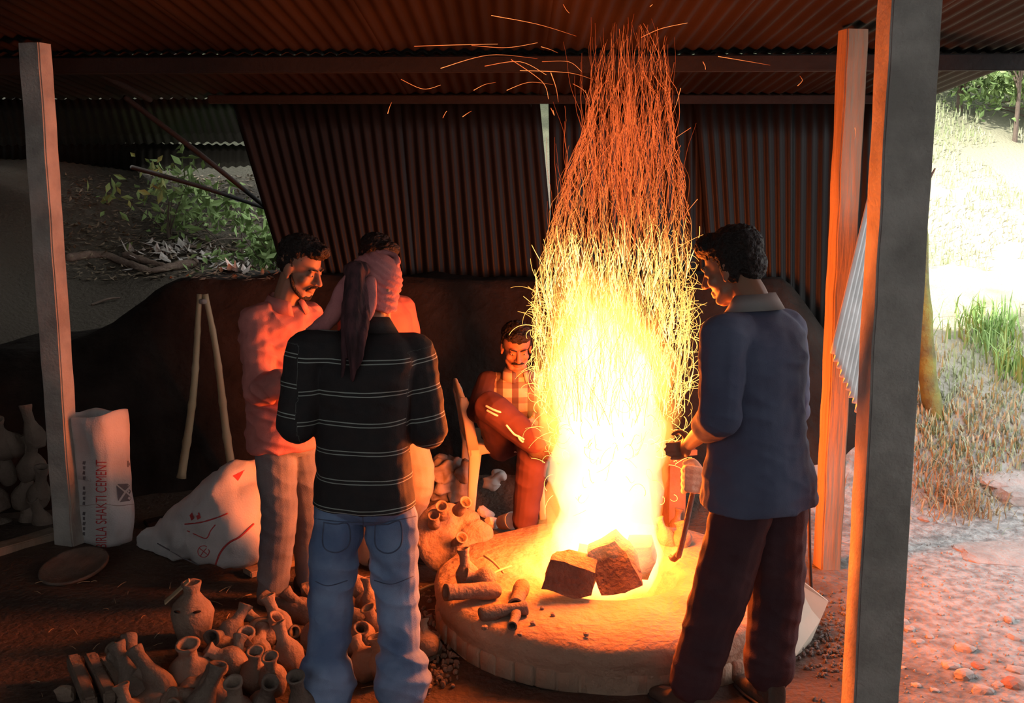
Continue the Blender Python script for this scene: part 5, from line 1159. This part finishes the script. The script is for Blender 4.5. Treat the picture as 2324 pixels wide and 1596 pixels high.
# grass
M['grassC'] = mat('weed_green', (0.30, 0.36, 0.2), (0.5, 0.5, 0.36), 6, rough=0.7)
def grass(name, pts, hmin, hmax, material, label, seed, lean=0.5, w=0.006):
    r_ = random.Random(seed); vv, ff = [], []
    for p in pts:
        h = r_.uniform(hmin, hmax); a = r_.uniform(0, 6.28); d = V((math.cos(a), math.sin(a), 0)); sd = V((-d.y, d.x, 0)) * w * r_.uniform(.6, 1.3); l = lean * r_.random(); i = len(vv)
        q = p + d * h * l * 0.35 + V((0, 0, h * 0.6)); e = p + d * h * l + V((0, 0, h * (1 - 0.3 * l)))
        vv += [p - sd, p + sd, q + sd * 0.7, q - sd * 0.7, e]; ff += [(i, i + 1, i + 2, i + 3), (i + 3, i + 2, i + 4)]
    return tag(mesh(name, vv, ff, material, None, False), label, 'grass', kind='stuff')
pts = []
while len(pts) < 15000:
    x = ro.uniform(1.9, 9.5); y = ro.uniform(6.7, 16.5) 
    if nz((x, y, 0), 0.8, 5) + 0.6 * nz((x, y, 0), 2.5, 2) < -0.12 or (y < 7.4 and x < 2.6): continue
    if x / max(y, 1) < 0.28 or x / y > 0.56: continue
    pts.append(V((x, y, hill_h(x, y))))
grass('slope_grass', pts, 0.03, 0.11, M['grassA'], 'thin dry grass over the sunlit slope on the right', 1)
def patch(px, py, rad, n, seed):
    c = onto(px, py); r_ = random.Random(seed); out = []
    for _ in range(n):
        x = c.x + r_.gauss(0, rad); y = c.y + r_.gauss(0, rad); out.append(V((x, y, hill_h(x, y))))
    return out
grass('green_tuft', patch(2240, 770, 0.14, 260, 1) + patch(2290, 850, 0.1, 90, 4), 0.12, 0.26, M['grassG'], 'bright green grass tuft on the lower slope', 2, 0.8, 0.008)
grass('low_weeds', patch(2190, 1010, 0.3, 700, 2) + patch(2110, 990, 0.18, 300, 5) + patch(2280, 990, 0.25, 500, 6), 0.03, 0.09, M['grassC'], 'low pale weeds at the foot of the slope', 3, 0.9, 0.008)
grass('brown_grass', patch(2140, 1110, 0.17, 380, 3) + patch(2190, 1160, 0.1, 160, 8), 0.05, 0.15, M['grassB'], 'dry brown grass at the foot of the slope', 4, 1.7, 0.004)
lp = []
for i in range(2600):
    p = onto(ro.uniform(140, 620), ro.uniform(400, 640)); lp.append(p + V((ro.gauss(0, .05), ro.gauss(0, .05), 0.02)))
tag(leaves('leaf_litter', lp, 0.03, M['litter'], None, 4, 0.75), 'dead leaves and litter over the left bank and slope', 'leaf litter', kind='stuff')
lp = []
for i in range(90): p = onto(ro.gauss(400, 45), ro.gauss(585, 14)); lp.append(p + V((0, 0, 0.04)))
for i in range(60): p = onto(ro.gauss(520, 30), ro.gauss(600, 10)); lp.append(p + V((0, 0, 0.03)))
tag(leaves('dry_leaves', lp, 0.06, M['paper'], None, 6, 0.3), 'curled pale dry leaves on the left bank', 'leaf litter', kind='stuff')
# stones, steps
for i, (x, y, w_, d_, h_, lb) in enumerate(((2290, 1100, 0.34, 0.25, 0.07, 'upper flat stone step at the right edge'), (2310, 1140, 0.25, 0.2, 0.09, 'lower flat stone step at the right edge'), (2300, 1275, 0.42, 0.2, 0.03, 'bright flat slab lying in the path at the right edge'))):
    p = onto(x, y); rock('stone_slab', (p.x + 0.1, p.y + 0.1, p.z), (w_, d_, h_), M['stone'], i * 5.0, lb, 'stone', 'flat path stones', None, 3, None, True, 0.15)
sp_ = [(2045, 1420, .05, 0), (2065, 1432, .03, 0), (2150, 1347, .03, 0), (2100, 1330, .02, 0), (2060, 1335, .015, 0), (2140, 1270, .015, 0), (2160, 1520, .045, 0), (2190, 1535, .045, 0), (2222, 1520, .04, 1), (2230, 1575, .05, 0), (2265, 1560, .03, 0), (2300, 1563, .06, 1), (2308, 1530, .05, 0), (2305, 1455, .05, 0), (2290, 1410, .03, 0), (2190, 1480, .05, 0), (2085, 1462, .03, 0), (2110, 1450, .025, 0), (2120, 1480, .02, 0), (2210, 1440, .02, 0), (2250, 1250, .02, 0), (2100, 1185, .05, 0), (2280, 1480, .03, 0), (2320, 1480, .03, 0), (2170, 1420, .015, 0), (2240, 1400, .015, 0), (2050, 1520, .02, 0), (2080, 1560, .025, 0), (2120, 1570, .02, 0), (1940, 1420, .04, 0), (2030, 1245, .02, 0), (2075, 1300, .012, 0), (2260, 1340, .018, 0)]
SL = {0: 'flat pale stone at the right foot of the thick post', 1: 'smaller stone next to the flat pale one by the thick post', 6: 'rounded grey stone, leftmost of the cluster at the bottom of the path', 9: 'pale flat stone at the bottom edge of the path', 12: 'broad stone at the right edge above the red brick fragment', 13: 'stone at the right edge halfway up the path', 15: 'dark broad stone in the middle of the lower path', 21: 'pale stone at the edge of the brown grass', 29: 'pale stone half hidden left of the thick post', 2: 'small pale stone alone in the middle of the path'}
for i, (x, y, r, rd) in enumerate(sp_):
    p = onto(x, y); rock('stone', (p.x, p.y, p.z + r * 0.2), (r, r * 0.8, r * 0.5), M['stone_red'] if rd else M['stone'], i * 2.3, ({8: 'smaller reddish brick fragment among the grey stones of the lower path', 11: 'larger reddish brick fragment at the lower right corner'}[i] if rd else SL.get(i, 'grey stone lying on the pale path at lower right')), 'stone', 'stones on the path', EU(0, 0, i), 2)
bm = bmesh.new()
for i in range(420):
    p = G(ro.uniform(1950, 2330), ro.uniform(1230, 1600), 0.0); r_ = ro.uniform(.002, .009); p.z = hill_h(p.x, p.y) + r_ * 0.3; ell(bm, p, (r_, r_ * ro.uniform(.6, 1), r_ * .7), EU(i, i * 2, i), 1)
tag(bobj('path_grit', bm, M['stone'], None, False), 'fine grit scattered over the pale path', 'grit', kind='stuff')
bm = bmesh.new()
for i in range(70):
    p = G(ro.uniform(30, 1000), ro.uniform(1320, 1590), 0.006); a = ro.uniform(0, 6.28); d = V((math.cos(a), math.sin(a), 0)) * ro.uniform(.01, .045); tube(bm, [p - d, p + V((0, 0, .004)), p + d], [.0016] * 3, 4, 2)
tag(bobj('straw_bits', bm, M['bamboo']), 'bits of straw and twig scattered over the earth floor', 'straw', kind='stuff')
